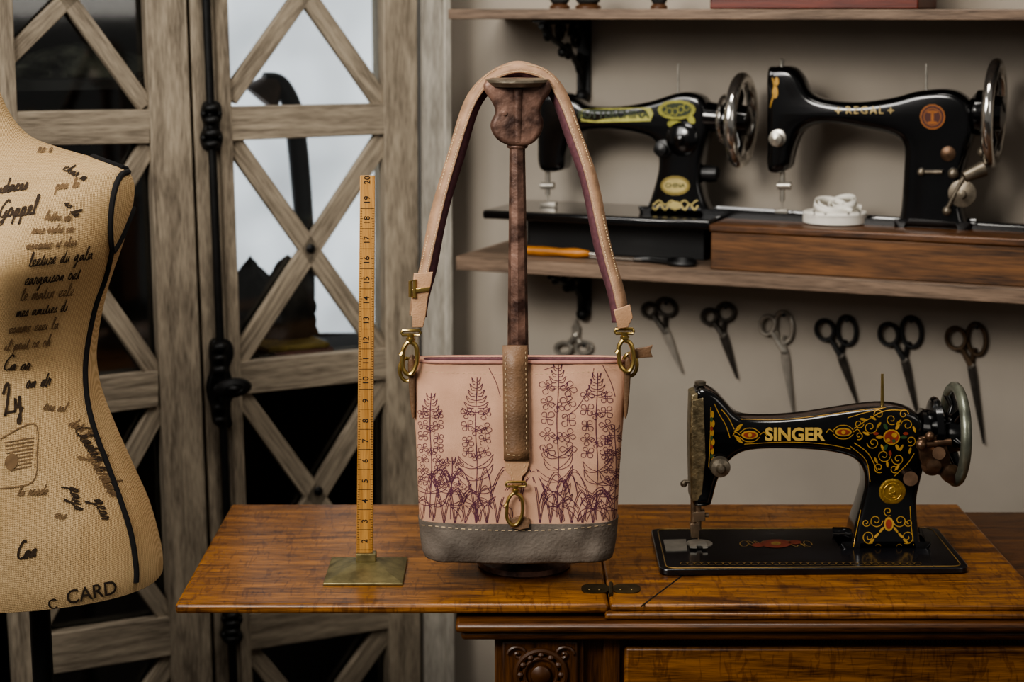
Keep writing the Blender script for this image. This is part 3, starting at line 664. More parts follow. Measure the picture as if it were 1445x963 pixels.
# ---------- COBBLER STAND
YP=2.112; Sp=PY(YP)
xb=Sp(740,800).x
t=thing('cobbler_stand',(xb,YP,T),'rusty cast iron cobbler last stand with round foot','iron stand')
m=MB(); m.lathe((xb,YP,T),ZZ,[(.054,0),(.057,.003),(.056,.009),(.045,.014),(.028,.018),(.02,.026),(.018,.034)],40,sx=1.0); m.build('base',M_rust,t)
m=MB(); m.tube([(xb,YP,T+.03),(Sp(731,490).x,YP,Sp(731,490).z),(Sp(730,215).x,YP,Sp(730,215).z),(Sp(730,200).x,YP,Sp(730,200).z)],[.0135,.0125,.0092,.0092],8); m.torus(Sp(730,206),ZZ,.0095,.003,24,8); m.build('pole',M_rust,t,ang=25)
m=MB(); out=[(684,128),(684,116),(700,110),(762,110),(777,118),(776,130),(768,142),(762,156),(767,172),(762,190),(746,204),(718,204),(700,194),(692,176),(699,158),(694,143)]
m.slab(Sp,out,.016,.006,smooth=4)
m.lathe(Sp(712,160,.016),(0,-1,0),[(.003,0),(.003,.0015),(0,.002)],10); m.tube([Sp(731,125,.014),Sp(731,200,.011)],.006,10)
m.build('anvil_head',M_rust,t)
m=MB(); ztop=Sp(730,112).z; c=Vector((Sp(730,112).x,YP,ztop)); m.lathe(c,ZZ,[(.032,-.008),(.037,-.003),(.037,.0),(.03,.002),(0,.0022)],32); m.build('head_plate',M_worn,t)

# ---------- BAG
YBG=2.052; Bp=PY(YBG)
t=thing('handbag',(Bp(732,790).x,YBG,Bp(732,790,.03).z),'pink canvas crossbody bag with plum flower print and grey base','bag'); bag=t
rows=[(791,606,860,.030),(789,600,864,.036),(780,596,867,.038),(760,593,870,.037),(735,590.5,872.5,.035),(700,589,874,.033),(660,587.5,876,.030),(620,586,879,.027),(580,583,882,.024),(545,580.5,885,.020),(522,579,888,.017),(511,579,889,.016)]
def section(py,xl,xr,hd,yc,n=128,wr=0,grow=0):
    pl=PY(YBG-hd*.6); a=pl(xl,py); b=pl(xr,py); cxx=(a.x+b.x)/2; hw=(b.x-a.x)/2+grow; out=[]
    for k in range(n):
        t=2*pi*k/n; e=.42
        x=hw*math.copysign(abs(cos(t))**e,cos(t)); y=-(hd+grow)*math.copysign(abs(sin(t))**.75,sin(t))
        w=wr*(sin(x*60+py*.09)+.6*sin(x*130-py*.15)+.5*sin(x*210+py*.05))
        out.append(Vector((cxx+x,yc+y*(1+0)-w*(1 if y<0 else 0),a.z)))
    return out
def loft(m,secs,m_=0,cap0=True,cap1=False):
    n=len(secs[0]); V=[v for s in secs for v in s]; Fs=[]
    for i in range(len(secs)-1):
        for k in range(n): Fs.append((i*n+k,i*n+(k+1)%n,(i+1)*n+(k+1)%n,(i+1)*n+k))
    if cap0: Fs.append(tuple(reversed(range(n))))
    if cap1: Fs.append(tuple(range((len(secs)-1)*n,len(secs)*n)))
    m.add(V,Fs,m_)
def interp(r,n):
    out=[]
    for i in range(len(r)-1):
        for k in range(n): out.append(tuple(r[i][j]+(r[i+1][j]-r[i][j])*k/n for j in range(4)))
    return out+[r[-1]]
body=MB(); R=interp(rows[4:],3)
secs=[section(py,xl,xr,hd,YBG,wr=.0007) for py,xl,xr,hd in R]
secs.append(section(508,580,888,.0145,YBG)); secs.append(section(510,583,885,.0125,YBG)); secs.append(section(540,585,883,.012,YBG))
loft(body,secs,0,True,True); bbv=body.bvh(); body.build('bag_body',M_pink,t,ang=70)
g=MB(); R=interp(rows[:5],4); secs=[section(py,xl,xr,hd,YBG,wr=.0015,grow=.0014) for py,xl,xr,hd in R]; loft(g,secs,0,True,True); gbv=g.bvh(); g.build('bag_base',M_greyw,t,ang=70)
# rim
m=MB(); s=section(510,579,889,.0165,YBG); m.tube(s,.0022,8,True); m.build('rim_piping',mat('pink_piping','#a8796a',.8,0,.15,100),t)
m=MB(); s=section(507,600,870,.004,YBG,n=48); m.tube(s,.0022,6,True,flat=.6); m.build('zipper',M_plumf,t)
# floral print
m=MB(); PW=.00072
def L_(pts,w=PW,n=5): m.rib(bbv,[p for p in cat([(a,b,0) for a,b in pts],n)],w,lift=.0004)
def flower(cx_,cy,r,rot=0):
    for k in range(4):
        a=rot+k*pi/2+random.uniform(-.15,.15); rr=r*random.uniform(.85,1.1)
        tip=(cx_+rr*1.25*cos(a),cy+rr*1.25*sin(a)*.9)
        l=(cx_+rr*.95*cos(a-.5),cy+rr*.95*sin(a-.5)*.9); q=(cx_+rr*.95*cos(a+.5),cy+rr*.95*sin(a+.5)*.9)
        L_([(cx_+1.5*cos(a),cy+1.5*sin(a)),l,tip,q,(cx_+1.5*cos(a),cy+1.5*sin(a))],PW*.95,4)
    L_([(cx_+1.6*cos(a),cy+1.6*sin(a)) for a in (0,1.5,3,4.5,6.2)],PW,3)
def leaf(x0,y0,x1,y1,bend,w,mid_=True):
    a=Vector((x0,y0));b=Vector((x1,y1)); d=b-a; n=Vector((-d.y,d.x)).normalized(); mid=(a+b)/2+n*bend
    for s in ((-1,0,1) if mid_ else (-1,1)):
        q=[a+n*s*w*.2,(a+mid)/2+n*(bend*.22+s*w*.8),mid+n*s*w,(mid+b)/2+n*(bend*.22+s*w*.7),b]
        L_([tuple(v) for v in q],PW*(1 if s else .7),5)
def stalk(x,ytop,ybot,fr,y_fl,lean=0,fs=9):
    X=lambda y:x+lean*(ybot-y)/(ybot-ytop)
    L_([(X(y)+1.2*sin(y*.05),y) for y in range(int(ytop),int(ybot),8)],PW*1.3,2)
    y=ytop+4; k=0
    while y<y_fl:
        l=5+(y-ytop)*.32
        for s in (-1,1):
            L_([(X(y),y+3),(X(y)+s*l*.6,y+1),(X(y)+s*l,y-4),(X(y)+s*l*.7,y+5),(X(y)+s*2,y+5)],PW,3)
        y+=8.5
    y=y_fl
    while y<fr:
        for s in (-1,1): flower(X(y)+s*fs*1.35,y+random.uniform(-2,2),fs*.85,random.random())
        if k%2: flower(X(y),y+5,fs*.7,.4)
        y+=fs*2.0; k+=1
    y=fr
    while y<ybot-20:
        for s in (-1,1): leaf(X(y),y+6,X(y)+s*random.uniform(18,30),y-random.uniform(4,18),s*5,2.8,False)
        y+=17
stalk(608,555,738,690,585,0,8); stalk(672,533,738,655,585,0,9); stalk(787,514,738,640,548,0,11); stalk(842,526,738,660,560,0,10); stalk(637,645,738,690,655,0,7); stalk(868,600,738,680,620,0,7)
for x in range(596,872,15):
    if 712<x<748: continue
    for s in (-1,1):
        h=random.uniform(35,80); w=random.uniform(22,44); x1=x+s*w
        a=(x,738); apex=(x+s*w*.55,738-h); e=(x1,738-h*.55)
        for o in (0,3.6):
            L_([(x+o*.4,738),(x+s*w*.2+o*.6,738-h*.6),(apex[0]+o*.3,apex[1]+o),(x1-s*w*.15,738-h*.85+o*.8),e])
for k in range(10):
    x=random.uniform(600,862); s=random.choice((-1,1)); leaf(x,736,x+s*random.uniform(14,26),738-random.uniform(18,34),-s*6,3.2,False)
L_([(690,520),(700,540),(706,560)]); L_([(795,590),(815,575),(832,545),(838,520)]); L_([(850,515),(862,540),(868,560)]); L_([(768,522),(780,518)])
m.build('floral_print',M_plum,t,fixn=False)
# stitches
def dash(m,bv,pts,w=.0011,d=5.5,g=3,lift=.0009):
    P=cat([(a,b,0) for a,b in pts],12); acc=0; cur=[];on=True
    for i in range(1,len(P)):
        seg=(P[i]-P[i-1]); n=max(1,int(seg.length/1.0))
        for k in range(n):
            p=P[i-1]+seg*(k/n); acc+=seg.length/n
            if on: cur.append(p)
            if on and acc>=d:
                m.rib(bv,[cur[0],cur[len(cur)//2],cur[-1]],w,lift); cur=[]; on=False; acc=0
            elif not on and acc>=g: on=True; acc=0
m=MB(); dash(m,gbv,[(596,741),(660,747),(730,749),(800,747),(868,739)],.0009); m.build('base_stitching',M_thread,t,fixn=False)
m=MB(); dash(m,bbv,[(584,524),(660,527),(735,528),(810,526),(884,520)],.0005,4,3); m.build('rim_stitching',M_thread,t,fixn=False)
# front leather tab
def surf(px,py,lift,bv=bbv):
    h=project(bv,px,py) or project(gbv,px,py)
    return (h[0]+Vector((0,-lift,0))) if h else PY(YBG-.04)(px,py)
def leather(m,px,lift,th,n=None,mi=0):
    P=[surf(x,y,lift) for x,y in px]
    m.prism(P,Vector((0,th,0)),mi)
m=MB(); N=10; xs=lambda y:(lin(709,711,y,488,648),lin(744.5,747,y,488,648))
ya,yb,lift=520,648,.0065
V=[]
for k in range(N+1):
    y=ya+(yb-ya)*k/N
    for x in xs(y): V.append(surf(x,y,lift))
pre=[]
for y,dy in ((492,.010),(489,.004),(490,-.0)):
    pre.append([PY(V[0].y+dy*1.2)(x,y) for x in xs(490)])
back=[PY(YBG-.001)(x,494) for x in xs(490)]
seq=[back]+pre+[[V[2*i],V[2*i+1]] for i in range(N+1)]
VV=[v for s in seq for v in s]
m.add(VV,[(2*i,2*i+1,2*i+3,2*i+2) for i in range(len(seq)-1)])
tbv=m.bvh(); ob=m.build('leather_tab',M_brownl,t,fixn=False); md=ob.modifiers.new('s','SOLIDIFY'); md.thickness=.0025; md.offset=0
m=MB(); m2=[(713,636),(748,636),(747,652),(744,664),(737,672),(736,684),(722,684),(721,672),(714,664),(712,650)]
leather(m,m2,.004,.0022); ltbv=m.bvh(); m.build('leather_tab_end',M_tanl,t,bevel=.0006)
m=MB(); leather(m,[(719,731),(735,727),(747,730),(747,744),(733,747),(720,744)],.005,.003); m.build('leather_patch',M_brownl,t,bevel=.0008)
m=MB(); SW=.0005; dash(m,tbv,[(713,496),(714,560),(715,638)],SW,3.5,2.5,.002); dash(m,tbv,[(741.5,496),(742.5,560),(743,638)],SW,3.5,2.5,.002); dash(m,tbv,[(716,641),(728,643),(741,641)],SW,3.5,2.5,.002); dash(m,ltbv,[(717,655),(722,668),(724,680)],SW,3.5,2.5); dash(m,ltbv,[(743,650),(738,665),(734,680)],SW,3.5,2.5)
m.build('tab_stitching',M_thread,t,fixn=False)
def hook(m,pl,x,y0,y1,w,off,r=.0018,tilt=0):
    def P(a,b,o=0): 
        return pl(x+a*w+tilt*(b),y0+(y1-y0)*b,off+o)
    m.tube([P(-.55,0),P(-.5,.05),P(.5,.05),P(.55,0),P(.5,-.06),P(-.5,-.06)],r*.85,8,True)
    m.cyl(P(0,.02),P(0,.22),r*1.7,r*1.5,12); m.cyl(P(0,.12,.0),P(0,.17,.0),r*2.3,r*2.3,12)
    q=[(-.05,.22),(.3,.3),(.42,.5),(.42,.75),(.2,.97),(-.1,1.0),(-.38,.85),(-.42,.6),(-.40,.42),(-.25,.28)]
    m.tube([P(v.x,v.y) for v in cat([(a,b,0) for a,b in q],4,True)],r*1.15,8,True)
    m.cyl(P(-.40,.45),P(-.52,.55),r*1.1,r*1.4,8)
m=MB(); fp=PY(YBG-.042); hook(m,fp,728,684,741,26,0,.0018,tilt=-3); m.build('swivel_clasp',M_antbrass,t,label='antique brass swivel hook')
# side hardware
sp=PY(YBG-.004)
for (x,s) in ((582,-1),(884,1)):
    m=MB(); m.slab(sp,[(x-s*2,505),(x+s*5,506),(x+s*5,530),(x+s*1,580),(x-s*4,584),(x-s*4,530)],.012,.002,smooth=3); m.build('side_tab',M_brownl,t)
for s,x,y in ((-1,574,522),(1,889,515)):
    m=MB(); m.tube([sp(x+10*cos(k*pi/10),y+16*sin(k*pi/10),.004) for k in range(20)],.0022,8,True); m.build('side_ring',M_antbrass,t)
m=MB(); hook(m,PY(YBG-.02),580,470,528,24,0,.0023,tilt=-3); m.build('swivel_clasp',M_antbrass,t,label='antique brass swivel hook')
m=MB(); hook(m,PY(YBG-.02),881,468,524,24,0,.0023,tilt=4); m.build('swivel_clasp',M_antbrass,t,label='antique brass swivel hook')
m=MB(); m.slab(PY(YBG-.012),[(886,500),(898,492),(912,490),(921,487),(918,496),(921,504),(906,505),(890,507)],.002,.0008,smooth=1); m.build('zipper_pull',M_brownl,t)
# shoulder strap : folded ribbon
cen=[(590,448,2.035),(597,410,2.04),(604,375,2.05),(617,320,2.062),(634,250,2.08),(652,190,2.096),(672,140,2.108),(695,112,2.112),(722,101.5,2.112),(745,101.5,2.112),(768,110,2.112),(788,138,2.108),(808,185,2.096),(826,240,2.08),(842,310,2.062),(857,370,2.05),(868,415,2.04),(877,455,2.035)]
C3=cat([PY(Y)(x,y) for x,y,Y in cen],7)
ctr=PY(2.08)(733,300)
def strapmesh(outw,inw,side,front=.004,backy=.004):
    V=[];n=len(C3)
    for i,p in enumerate(C3):
        tg=(C3[min(i+1,n-1)]-C3[max(i-1,0)]).normalized(); per=Vector((tg.z,0,-tg.x)); per.normalize()
        if per.dot(p-ctr)<0: per=-per
        wob=.0012*sin(i*.35)
        if side=='out': V+=[p+per*(outw+wob)+Vector((0,backy,0)),p+Vector((0,-front,0))+per*(wob*.4)-per*.002]
        else: V+=[p+Vector((0,-front+.004,0))-per*.0005,p-per*(inw-wob)+Vector((0,backy*2.4,0))]
    return V,[(2*i,2*i+1,2*i+3,2*i+2) for i in range(n-1)]
V,Fs=strapmesh(.0100,.0092,'out'); m=MB(); m.add(V,Fs); ob=m.build('shoulder_strap',M_tan,t,fixn=False); md=ob.modifiers.new('s','SOLIDIFY'); md.thickness=.0018; md.offset=0
V,Fs=strapmesh(.0100,.0092,'in'); m=MB(); m.add(V,Fs); ob=m.build('strap_lining',M_plumf,t,fixn=False); md=ob.modifiers.new('s','SOLIDIFY'); md.thickness=.0016; md.offset=0
m=MB()
n=len(C3)
for i in range(0,n-1):
    for k in (0,.5):
        p=C3[i].lerp(C3[i+1],k); q=C3[i].lerp(C3[i+1],k+.3); tg=(q-p).normalized(); per=Vector((tg.z,0,-tg.x))
        if per.dot(p-ctr)<0: per=-per
        o=per*.0080+Vector((0,.0016,0)); m.cyl(p+o,q+o,.0005,.0005,6)
        o=per*.0002+Vector((0,-.0035,0)); m.cyl(p+o,q+o,.0005,.0005,6)
m.build('strap_stitching',M_thread,t)
m=MB(); m.slab(PY(2.026),[(584,386),(611,384),(609,398),(604,420),(601,445),(597,462),(582,462),(582,440),(582,415)],.0022,.001,smooth=1); m.build('strap_end',M_tanl,t,label='tan leather strap end')
m=MB(); m.slab(PY(2.026),[(866,438),(889,430),(893,448),(886,462),(872,464)],.0022,.001,smooth=1); m.build('strap_end',M_tanl,t,label='tan leather strap end')
m=MB(); m.slab(PY(2.0225),[(582,408),(607,405),(606,411),(582,414)],.0014,.0006,smooth=1); m.tube([PY(2.022)(x,y) for x,y in ((579,397),(585,395),(585,420),(579,419))],.002,8,True); m.build('slider_buckle',M_antbrass,t)
# ---------- ornate machine on the table
YSg=2.185; Sg=PY(YSg); ZT=T+.0085
t=thing('sewing_machine.002',Sg(1150,790),'black antique sewing machine with ornate gold decals set on table','sewing machine'); t.location.z=T
# bed
a=onz(918,746,ZT);b=onz(1322,744,ZT);c=onz(1369,801,ZT);d=onz(931,804,ZT)
def rrect(P,r,n=6):
    out=[]; N=len(P)
    for i in range(N):
        p=P[i]; u=(P[i-1]-p).normalized(); v=(P[(i+1)%N]-p).normalized()
        for k in range(n+1):
            f=k/n; q0=p+u*r; q1=p+v*r; out.append((q0*(1-f)+p*f)*(1-f)+(p*(1-f)+q1*f)*f)
    return out
m=MB(); P=rrect([a,b,c,d],.014); m.prism(P,-ZZ*.008); bedv=m.bvh(); m.build('bed_plate',mat('worn_black_bed','#141316',.22,.1,.5,12,coat=.5),t,bevel=.0015)
m=MB()
m.rib(bedv,[(1300,747),(1306,765),(1318,801)],.0012,lift=.0004)
Pc=sum(P,Vector((0,0,0)))/len(P); inner=[p+(Pc-p).normalized()*.009 for p in P]
m.tube([p+ZZ*.0002 for p in inner],.0007,4,True,m=1)
for k in range(10):
    x=1050+k*10; m.rib(bedv,[(x+6*cos(q*.5),768+4*sin(q*.5+k)) for q in range(12)],.0013,lift=.0004,m=1)
m.blob(bedv,1095,768,22,6,0,2); m.blob(bedv,1070,770,9,3,0,2); m.blob(bedv,1122,766,9,3,0,2); m.blob(bedv,1095,768,7,2.5,0,1,lift=.0008)
for k in range(34): m.rib(bedv,[(965+k*10+5*cos(q*.6),796+2*sin(q*.6)) for q in range(11)],.0008,lift=.0004,m=1)
m.build('bed_decal',[M_blackd,mat('dim_gold','#7d6230',.45,.3,.2,80),mat('dim_red','#5c2413',.5,0,.2,80)],t,fixn=False)
m=MB(); 
c=onz(987,768,ZT); m.lathe(c,ZZ,[(.0165,0),(.0165,.0012),(.015,.0016),(0,.0016)],28)
m.prism([onz(x,y,ZT+.0012) for x,y in ((936,762),(968,761),(970,777),(940,778))],-ZZ*.001)
m.build('throat_plate',M_steel,t)
# arm
out=[(979,556),(984,546),(996,546),(1010,553),(1024,567),(1036,580),(1052,587),(1090,588),(1130,585),(1170,579),(1210,573),(1245,570),(1275,574),(1294,584),(1303,605),(1303,640),(1296,668),(1289,700),(1290,735),(1294,765),(1297,783),(1297,792),(1187,792),(1187,782),(1196,765),(1201,738),(1211,705),(1217,678),(1213,655),(1196,640),(1160,632),(1110,629),(1065,630),(1040,636),(1022,652),(1010,675),(1003,700),(998,708),(978,708),(976,690),(977,620)]
def dfac(u,z):
    k=max(0,min(1,(T+.10-z)/.09)); return 1+.45*k*k
m=MB(); m.slab(Sg,out,.023,.0085,zmin=ZT+.0003,depthf=dfac); sv=m.bvh(); m.build('arm_body',M_black,t)
# face plate
m=MB(); m.slab(Sg,[(973,553),(984,549),(988,560),(987,620),(986,700),(973,700),(971,620)],.0205,.003,smooth=1); 
m.slab(Pl(Sg.p,Sg.n),[(974,560),(990,556),(993,640),(987,700),(974,700)],.0238,.001,smooth=1); m.build('face_plate',mat('tarnished_nickel','#84775c',.35,.6,.4,120,bump=.5),t)
# decals
m=MB(); m.txt(sv,'SINGER',1121,614,25,0,0,.035,lift=.0007); m.build('decal_lettering',mat('pale_gold','#d2b05e',.4,.2,.1,80),t,fixn=False)
m=MB()
def R2(pts,w=.0010,mi=0,lift=.0006,n=4): m.rib(sv,cat([(a,b,0) for a,b in pts],n),w,lift,mi)
def scroll(cx_,cy,r,a0,turns,w=.0010,mi=0):
    R2([(cx_+r*(1-.8*k/14)*cos(a0+turns*2*pi*k/14),cy+r*(1-.8*k/14)*sin(a0+turns*2*pi*k/14)) for k in range(15)],w,mi,n=2)
for (x,y) in ((1058,614),(1190,610)):
    m.blob(sv,x,y,12,6,0,0); m.blob(sv,x,y,9,4,0,1,lift=.0009); m.blob(sv,x,y,3,3,0,0,lift=.0012)
    for s in (-1,1): R2([(x-14,y+s*3),(x-6,y+s*9),(x+6,y+s*9),(x+14,y+s*3)]); R2([(x+s*14,y),(x+s*20,y-4),(x+s*24,y+1)])
for k in range(3):
    for s in (-1,1): m.blob(sv,1040+k*2,612+s*(5+3*k),5,1.5,s*.5,0)
R2([(1030,618),(1024,600),(1015,585),(1008,570)]); R2([(1036,606),(1028,590),(1018,578)],.001)
for k in range(6): m.blob(sv,1005+1*(k%2),585+k*13,2.5,5,0,0); 
for k in range(5): m.blob(sv,1004,592+k*13,2,3.5,0,1 if k%2 else 2,lift=.0009)
R2([(1000,660),(1002,620),(1003,575)],.0009)
m.blob(sv,1258,617,12,11,0,0); m.blob(sv,1258,617,10,9,0,1,lift=.0009); m.blob(sv,1262,614,4,3.5,0,0,lift=.0012); m.blob(sv,1253,621,3,2.5,0,0,lift=.0012); m.blob(sv,1261,622,2.5,2.5,0,2,lift=.0012)
for k in range(6): a=k*pi/3; m.blob(sv,1258+17*cos(a),617+17*sin(a),5,2.4,a,0 if k%2 else 2)
for (x,y,r,a,tn) in ((1228,603,10,0,1.3),(1232,625,9,pi,-1.3),(1212,598,7,0,1.2),(1212,615,6,2,-1.2),(1280,600,9,pi,1.2),(1285,622,8,2,-1.2),(1247,643,10,0,1.4),(1267,648,9,pi,-1.4),(1258,592,8,1,1.2),(1240,585,7,3,1.3),(1275,585,7,0,-1.2),(1240,660,8,1,1.2),(1262,662,6,1,1.2)): scroll(x,y,r,a,tn)
R2([(1205,605),(1225,592),(1250,580),(1280,580)]); R2([(1205,625),(1225,640),(1238,665)]); R2([(1290,640),(1280,655),(1262,672)]); R2([(1196,590),(1220,583),(1245,577)],.0008); R2([(1200,630),(1222,650),(1228,680)],.0008)
for (x,y,a) in ((1222,612,.4),(1240,600,2.2),(1245,632,1.2),(1272,632,2),(1290,606,1.2),(1252,655,1.5),(1218,592,.2),(1232,590,.6),(1268,596,2.4),(1284,636,1.8),(1236,650,1.1),(1266,660,2.2)): m.blob(sv,x,y,5,1.8,a,0)
for (x,y,a) in ((1236,612,0),(1278,612,0),(1256,640,1.5)): m.blob(sv,x,y,4,2.2,a,1,lift=.0009)
R2([(1045,592),(1100,593),(1160,587),(1210,580),(1250,576)],.0008); R2([(1050,627),(1110,624),(1165,627),(1200,634)],.0008)
m.build('arm_decal',[M_gold,M_red,M_green],t,fixn=False)
m=MB()
for (x,y,r,a,tn) in ((1236,735,10,0,1.4),(1270,735,10,pi,-1.4),(1226,758,10,1,1.4),(1280,758,10,2,-1.4),(1240,772,8,0,1.2),(1268,772,8,pi,-1.2),(1253,722,7,1,1.2),(1222,738,6,0,1.3),(1282,738,6,pi,-1.3)): scroll(x,y,r,a,tn)
m.blob(sv,1254,740,7,10,0,0); m.blob(sv,1254,740,4.5,7,0,1,lift=.0009); m.blob(sv,1254,765,5,9,0,2); 
for s in (-1,1):
    for k in range(4): m.blob(sv,1254+s*(10+k*7),748+k*8,5,1.8,s*(.9-k*.1),0)
R2([(1215,720),(1210,745),(1204,772)],.0009); R2([(1284,715),(1286,745),(1290,775)],.0009); R2([(1206,779),(1250,780),(1292,779)],.0014)
for k in range(9): m.blob(sv,1212+k*9.5,774,2.5,2.5,0,0)
m.build('column_decal',[M_gold,M_red,M_green],t,fixn=False)
m=MB(); h=project(sv,1259,694); m.lathe(h[0],(0,-1,0),[(.0165,0),(.0165,.001),(.0145,.0016),(.0145,.0012),(0,.0012)],36)
m.torus(h[0]+Vector((0,-.0015,0)),(0,-1,0),.011,.0005,30,6); m.ball(h[0]+Vector((0,-.0012,0)),.005,.001,.007); m.tube([h[0]+Vector((.006*sin(k*.8)*(1-k/20),-.0016,-.008+.0009*k)) for k in range(18)],.0006,6)
m.build('badge',mat('bright_brass','#b8964a',.32,.8,.2,120,bump=.4),t,label='round brass badge')
# mechanism
m=MB(); 
m.cyl(Sg(985,700),Sg(985,748),.0042,.0042,14); m.cyl(Sg(978,700),Sg(978,742),.0032,.0032,12); m.cyl(Sg(985,748),Sg(986,766),.001,.0007,8)
m.slab(Sg,[(976,722),(994,720),(995,734),(977,736)],.006,.0015,smooth=1); m.slab(Sg,[(973,738),(986,738),(986,758),(975,758)],.005,.001,smooth=1); m.cyl(Sg(990,727),Sg(1000,727),.003)
m.build('needle_bar',mat('nickel_brown','#8d7a66',.35,.7,.25,60),t)
m=MB(); p=onz(986,770,ZT+.003); m.prism([p+Vector((x,y,0)) for x,y in ((-.012,-.012),(-.004,-.014),(-.003,-.004),(.003,-.004),(.004,-.014),(.010,-.012),(.010,.012),(-.012,.012))],ZZ*.0022); m.build('presser_foot',M_steel,t)
m=MB(); m.lathe(Sg(1015,657,.021),(0,-1,0),[(.0125,0),(.0125,.003),(.006,.004),(.006,.008),(.0115,.009),(.0125,.012),(.0115,.015),(.006,.017),(.004,.022),(0,.023)],28); m.build('tension_dial',M_worn,t)
m=MB(); m.lathe(Sg(988,552),ZZ,[(.006,0),(.006,.004),(.004,.006),(.007,.008),(.007,.012),(0,.013)],16); m.build('presser_screw',M_worn,t)
m=MB(); m.tube([Sg(974,680),Sg(966,680),Sg(964,684)],.0025,8); m.ball(Sg(965,683),.0045); m.build('presser_lever',M_worn,t)
m=MB(); m.cyl(Sg(1245,573),Sg(1245,528),.0022,.0016,10); m.build('spool_pin',M_antbrass,t)
wc=Sg(1347,613)
wheel(t,wc,(1,0,0),.0655,.0068,M_wheelr,M_black,.42,spk=5)
m=MB(); m.cyl(Sg(1296,605),Sg(1330,608),.026,.023,32); m.torus(Sg(1318,590),(1,0,0),.022,.005,32,8); m.lathe(Sg(1318,604),(1,0,0),[(.02,-.01),(.036,-.004),(.037,.004),(.03,.008)],32); m.build('wheel_shaft',M_black,t)
m=MB()
m.lathe(Sg(1315,655,.028),(0,-1,0),[(.014,0),(.014,.004),(.009,.006),(.009,.012),(.004,.013),(0,.014)],24); m.lathe(Sg(1338,667,.03),(.3,-1,0),[(.011,0),(.012,.008),(.007,.01),(0,.011)],20)
m.slab(Pl(Sg.p+Sg.n*.03,Sg.n),[(1296,618),(1320,616),(1336,630),(1340,655),(1330,672),(1316,664),(1300,655),(1296,638)],.004,.0015,smooth=2)
m.cyl(Sg(1300,628,.034),Sg(1342,624,.034),.0045); m.ball(Sg(1300,628,.036),.007); m.ball(Sg(1312,616,.036),.006); m.cyl(Sg(1325,640,.03),Sg(1325,640,.045),.008); m.cyl(Sg(1285,676,.024),Sg(1285,676,.034),.009)
m.build('bobbin_winder',M_copper,t)

# ---------- DRESS FORM
YD=2.15; Dp=PY(YD); cpx=-42; X0=Dp(cpx,400).x
rowsd=[(96,6,.9,0),(120,10,.85,0),(150,20,.85,0),(175,34,.78,0),(195,55,.68,0),(208,88,.55,0),(220,128,.48,0),(229,160,.46,.0),(238,182,.48,.0),(250,192,.5,0),(268,195,.55,.005),(300,189,.62,.015),(345,174,.76,.025),(400,152,.78,.02),(450,137,.76,.01),(500,127.5,.76,0),(530,128,.76,0),(560,133,.76,0),(610,149,.76,0),(670,172,.74,0),(720,191,.72,0),(770,202,.70,0),(795,205,.69,0),(812,204,.68,0)]
n=96; m=MB(); secs=[]
pr_=cat([(a,b,c*100) for a,b,c,d in rowsd],3); pd=cat([(a,d*1000,0) for a,b,c,d in rowsd],3)
for (py,px,rt),(q1,bd,q3) in zip(pr_,pd):
    rt/=100; bd/=1000
    z=Dp(cpx,py).z; a=Dp(px,py).x-Dp(cpx,py).x; b=a*rt; s=[]
    for k in range(n):
        t_=2*pi*k/n; x=a*math.copysign(abs(cos(t_))**.92,cos(t_)); y=-b*math.copysign(abs(sin(t_))**.92,sin(t_))
        bust=bd*math.exp(-((abs(cos(t_))-.45)/.3)**2)*2 if sin(t_)>0 else 0
        s.append(Vector((X0+x,YD+y-bust,z)))
    secs.append(s)
secs.reverse()
loft(m,secs,0,True,True)
dbv=m.bvh()
t=thing('dress_form',(X0,YD,0),'cream burlap dress form with black piping and printed handwriting','dress form')
m.build('torso',M_burlap,t,ang=60)
m=MB(); zt=Dp(0,96).z; rr=secs[-1][0].x-X0
m.lathe((X0,YD,zt-.002),ZZ,[(rr+.001,0),(rr+.003,.004),(rr+.001,.008),(rr*.9,.01),(rr*.6,.022),(.014,.026),(.012,.045),(.02,.055),(.018,.07),(0,.078)],32); m.build('neck_cap',M_blackd,t)
def pipe(m,pts,r):
    P=[project(dbv,x,y) for x,y,_ in cat([(a,b,0) for a,b in pts],6)]; P=[p[0]+p[1]*r*.3 for p in P if p]
    if len(P)>2: m.tube(P,r,8)
m=MB(); pipe(m,[(4,97),(10,125),(20,153),(42,186),(80,204),(130,222),(184,242)],.0035)
pipe(m,[(184,243),(170,248),(160,272),(155,310),(157,352),(166,344),(178,318),(188,290),(191,270),(188,250)],.0036)
pipe(m,[(157,352),(148,390),(134,430),(124,475),(119,520),(122,565),(133,610),(150,655),(170,710),(184,755),(191,800),(191,822)],.0036)
m.build('piping',M_pipe,t)
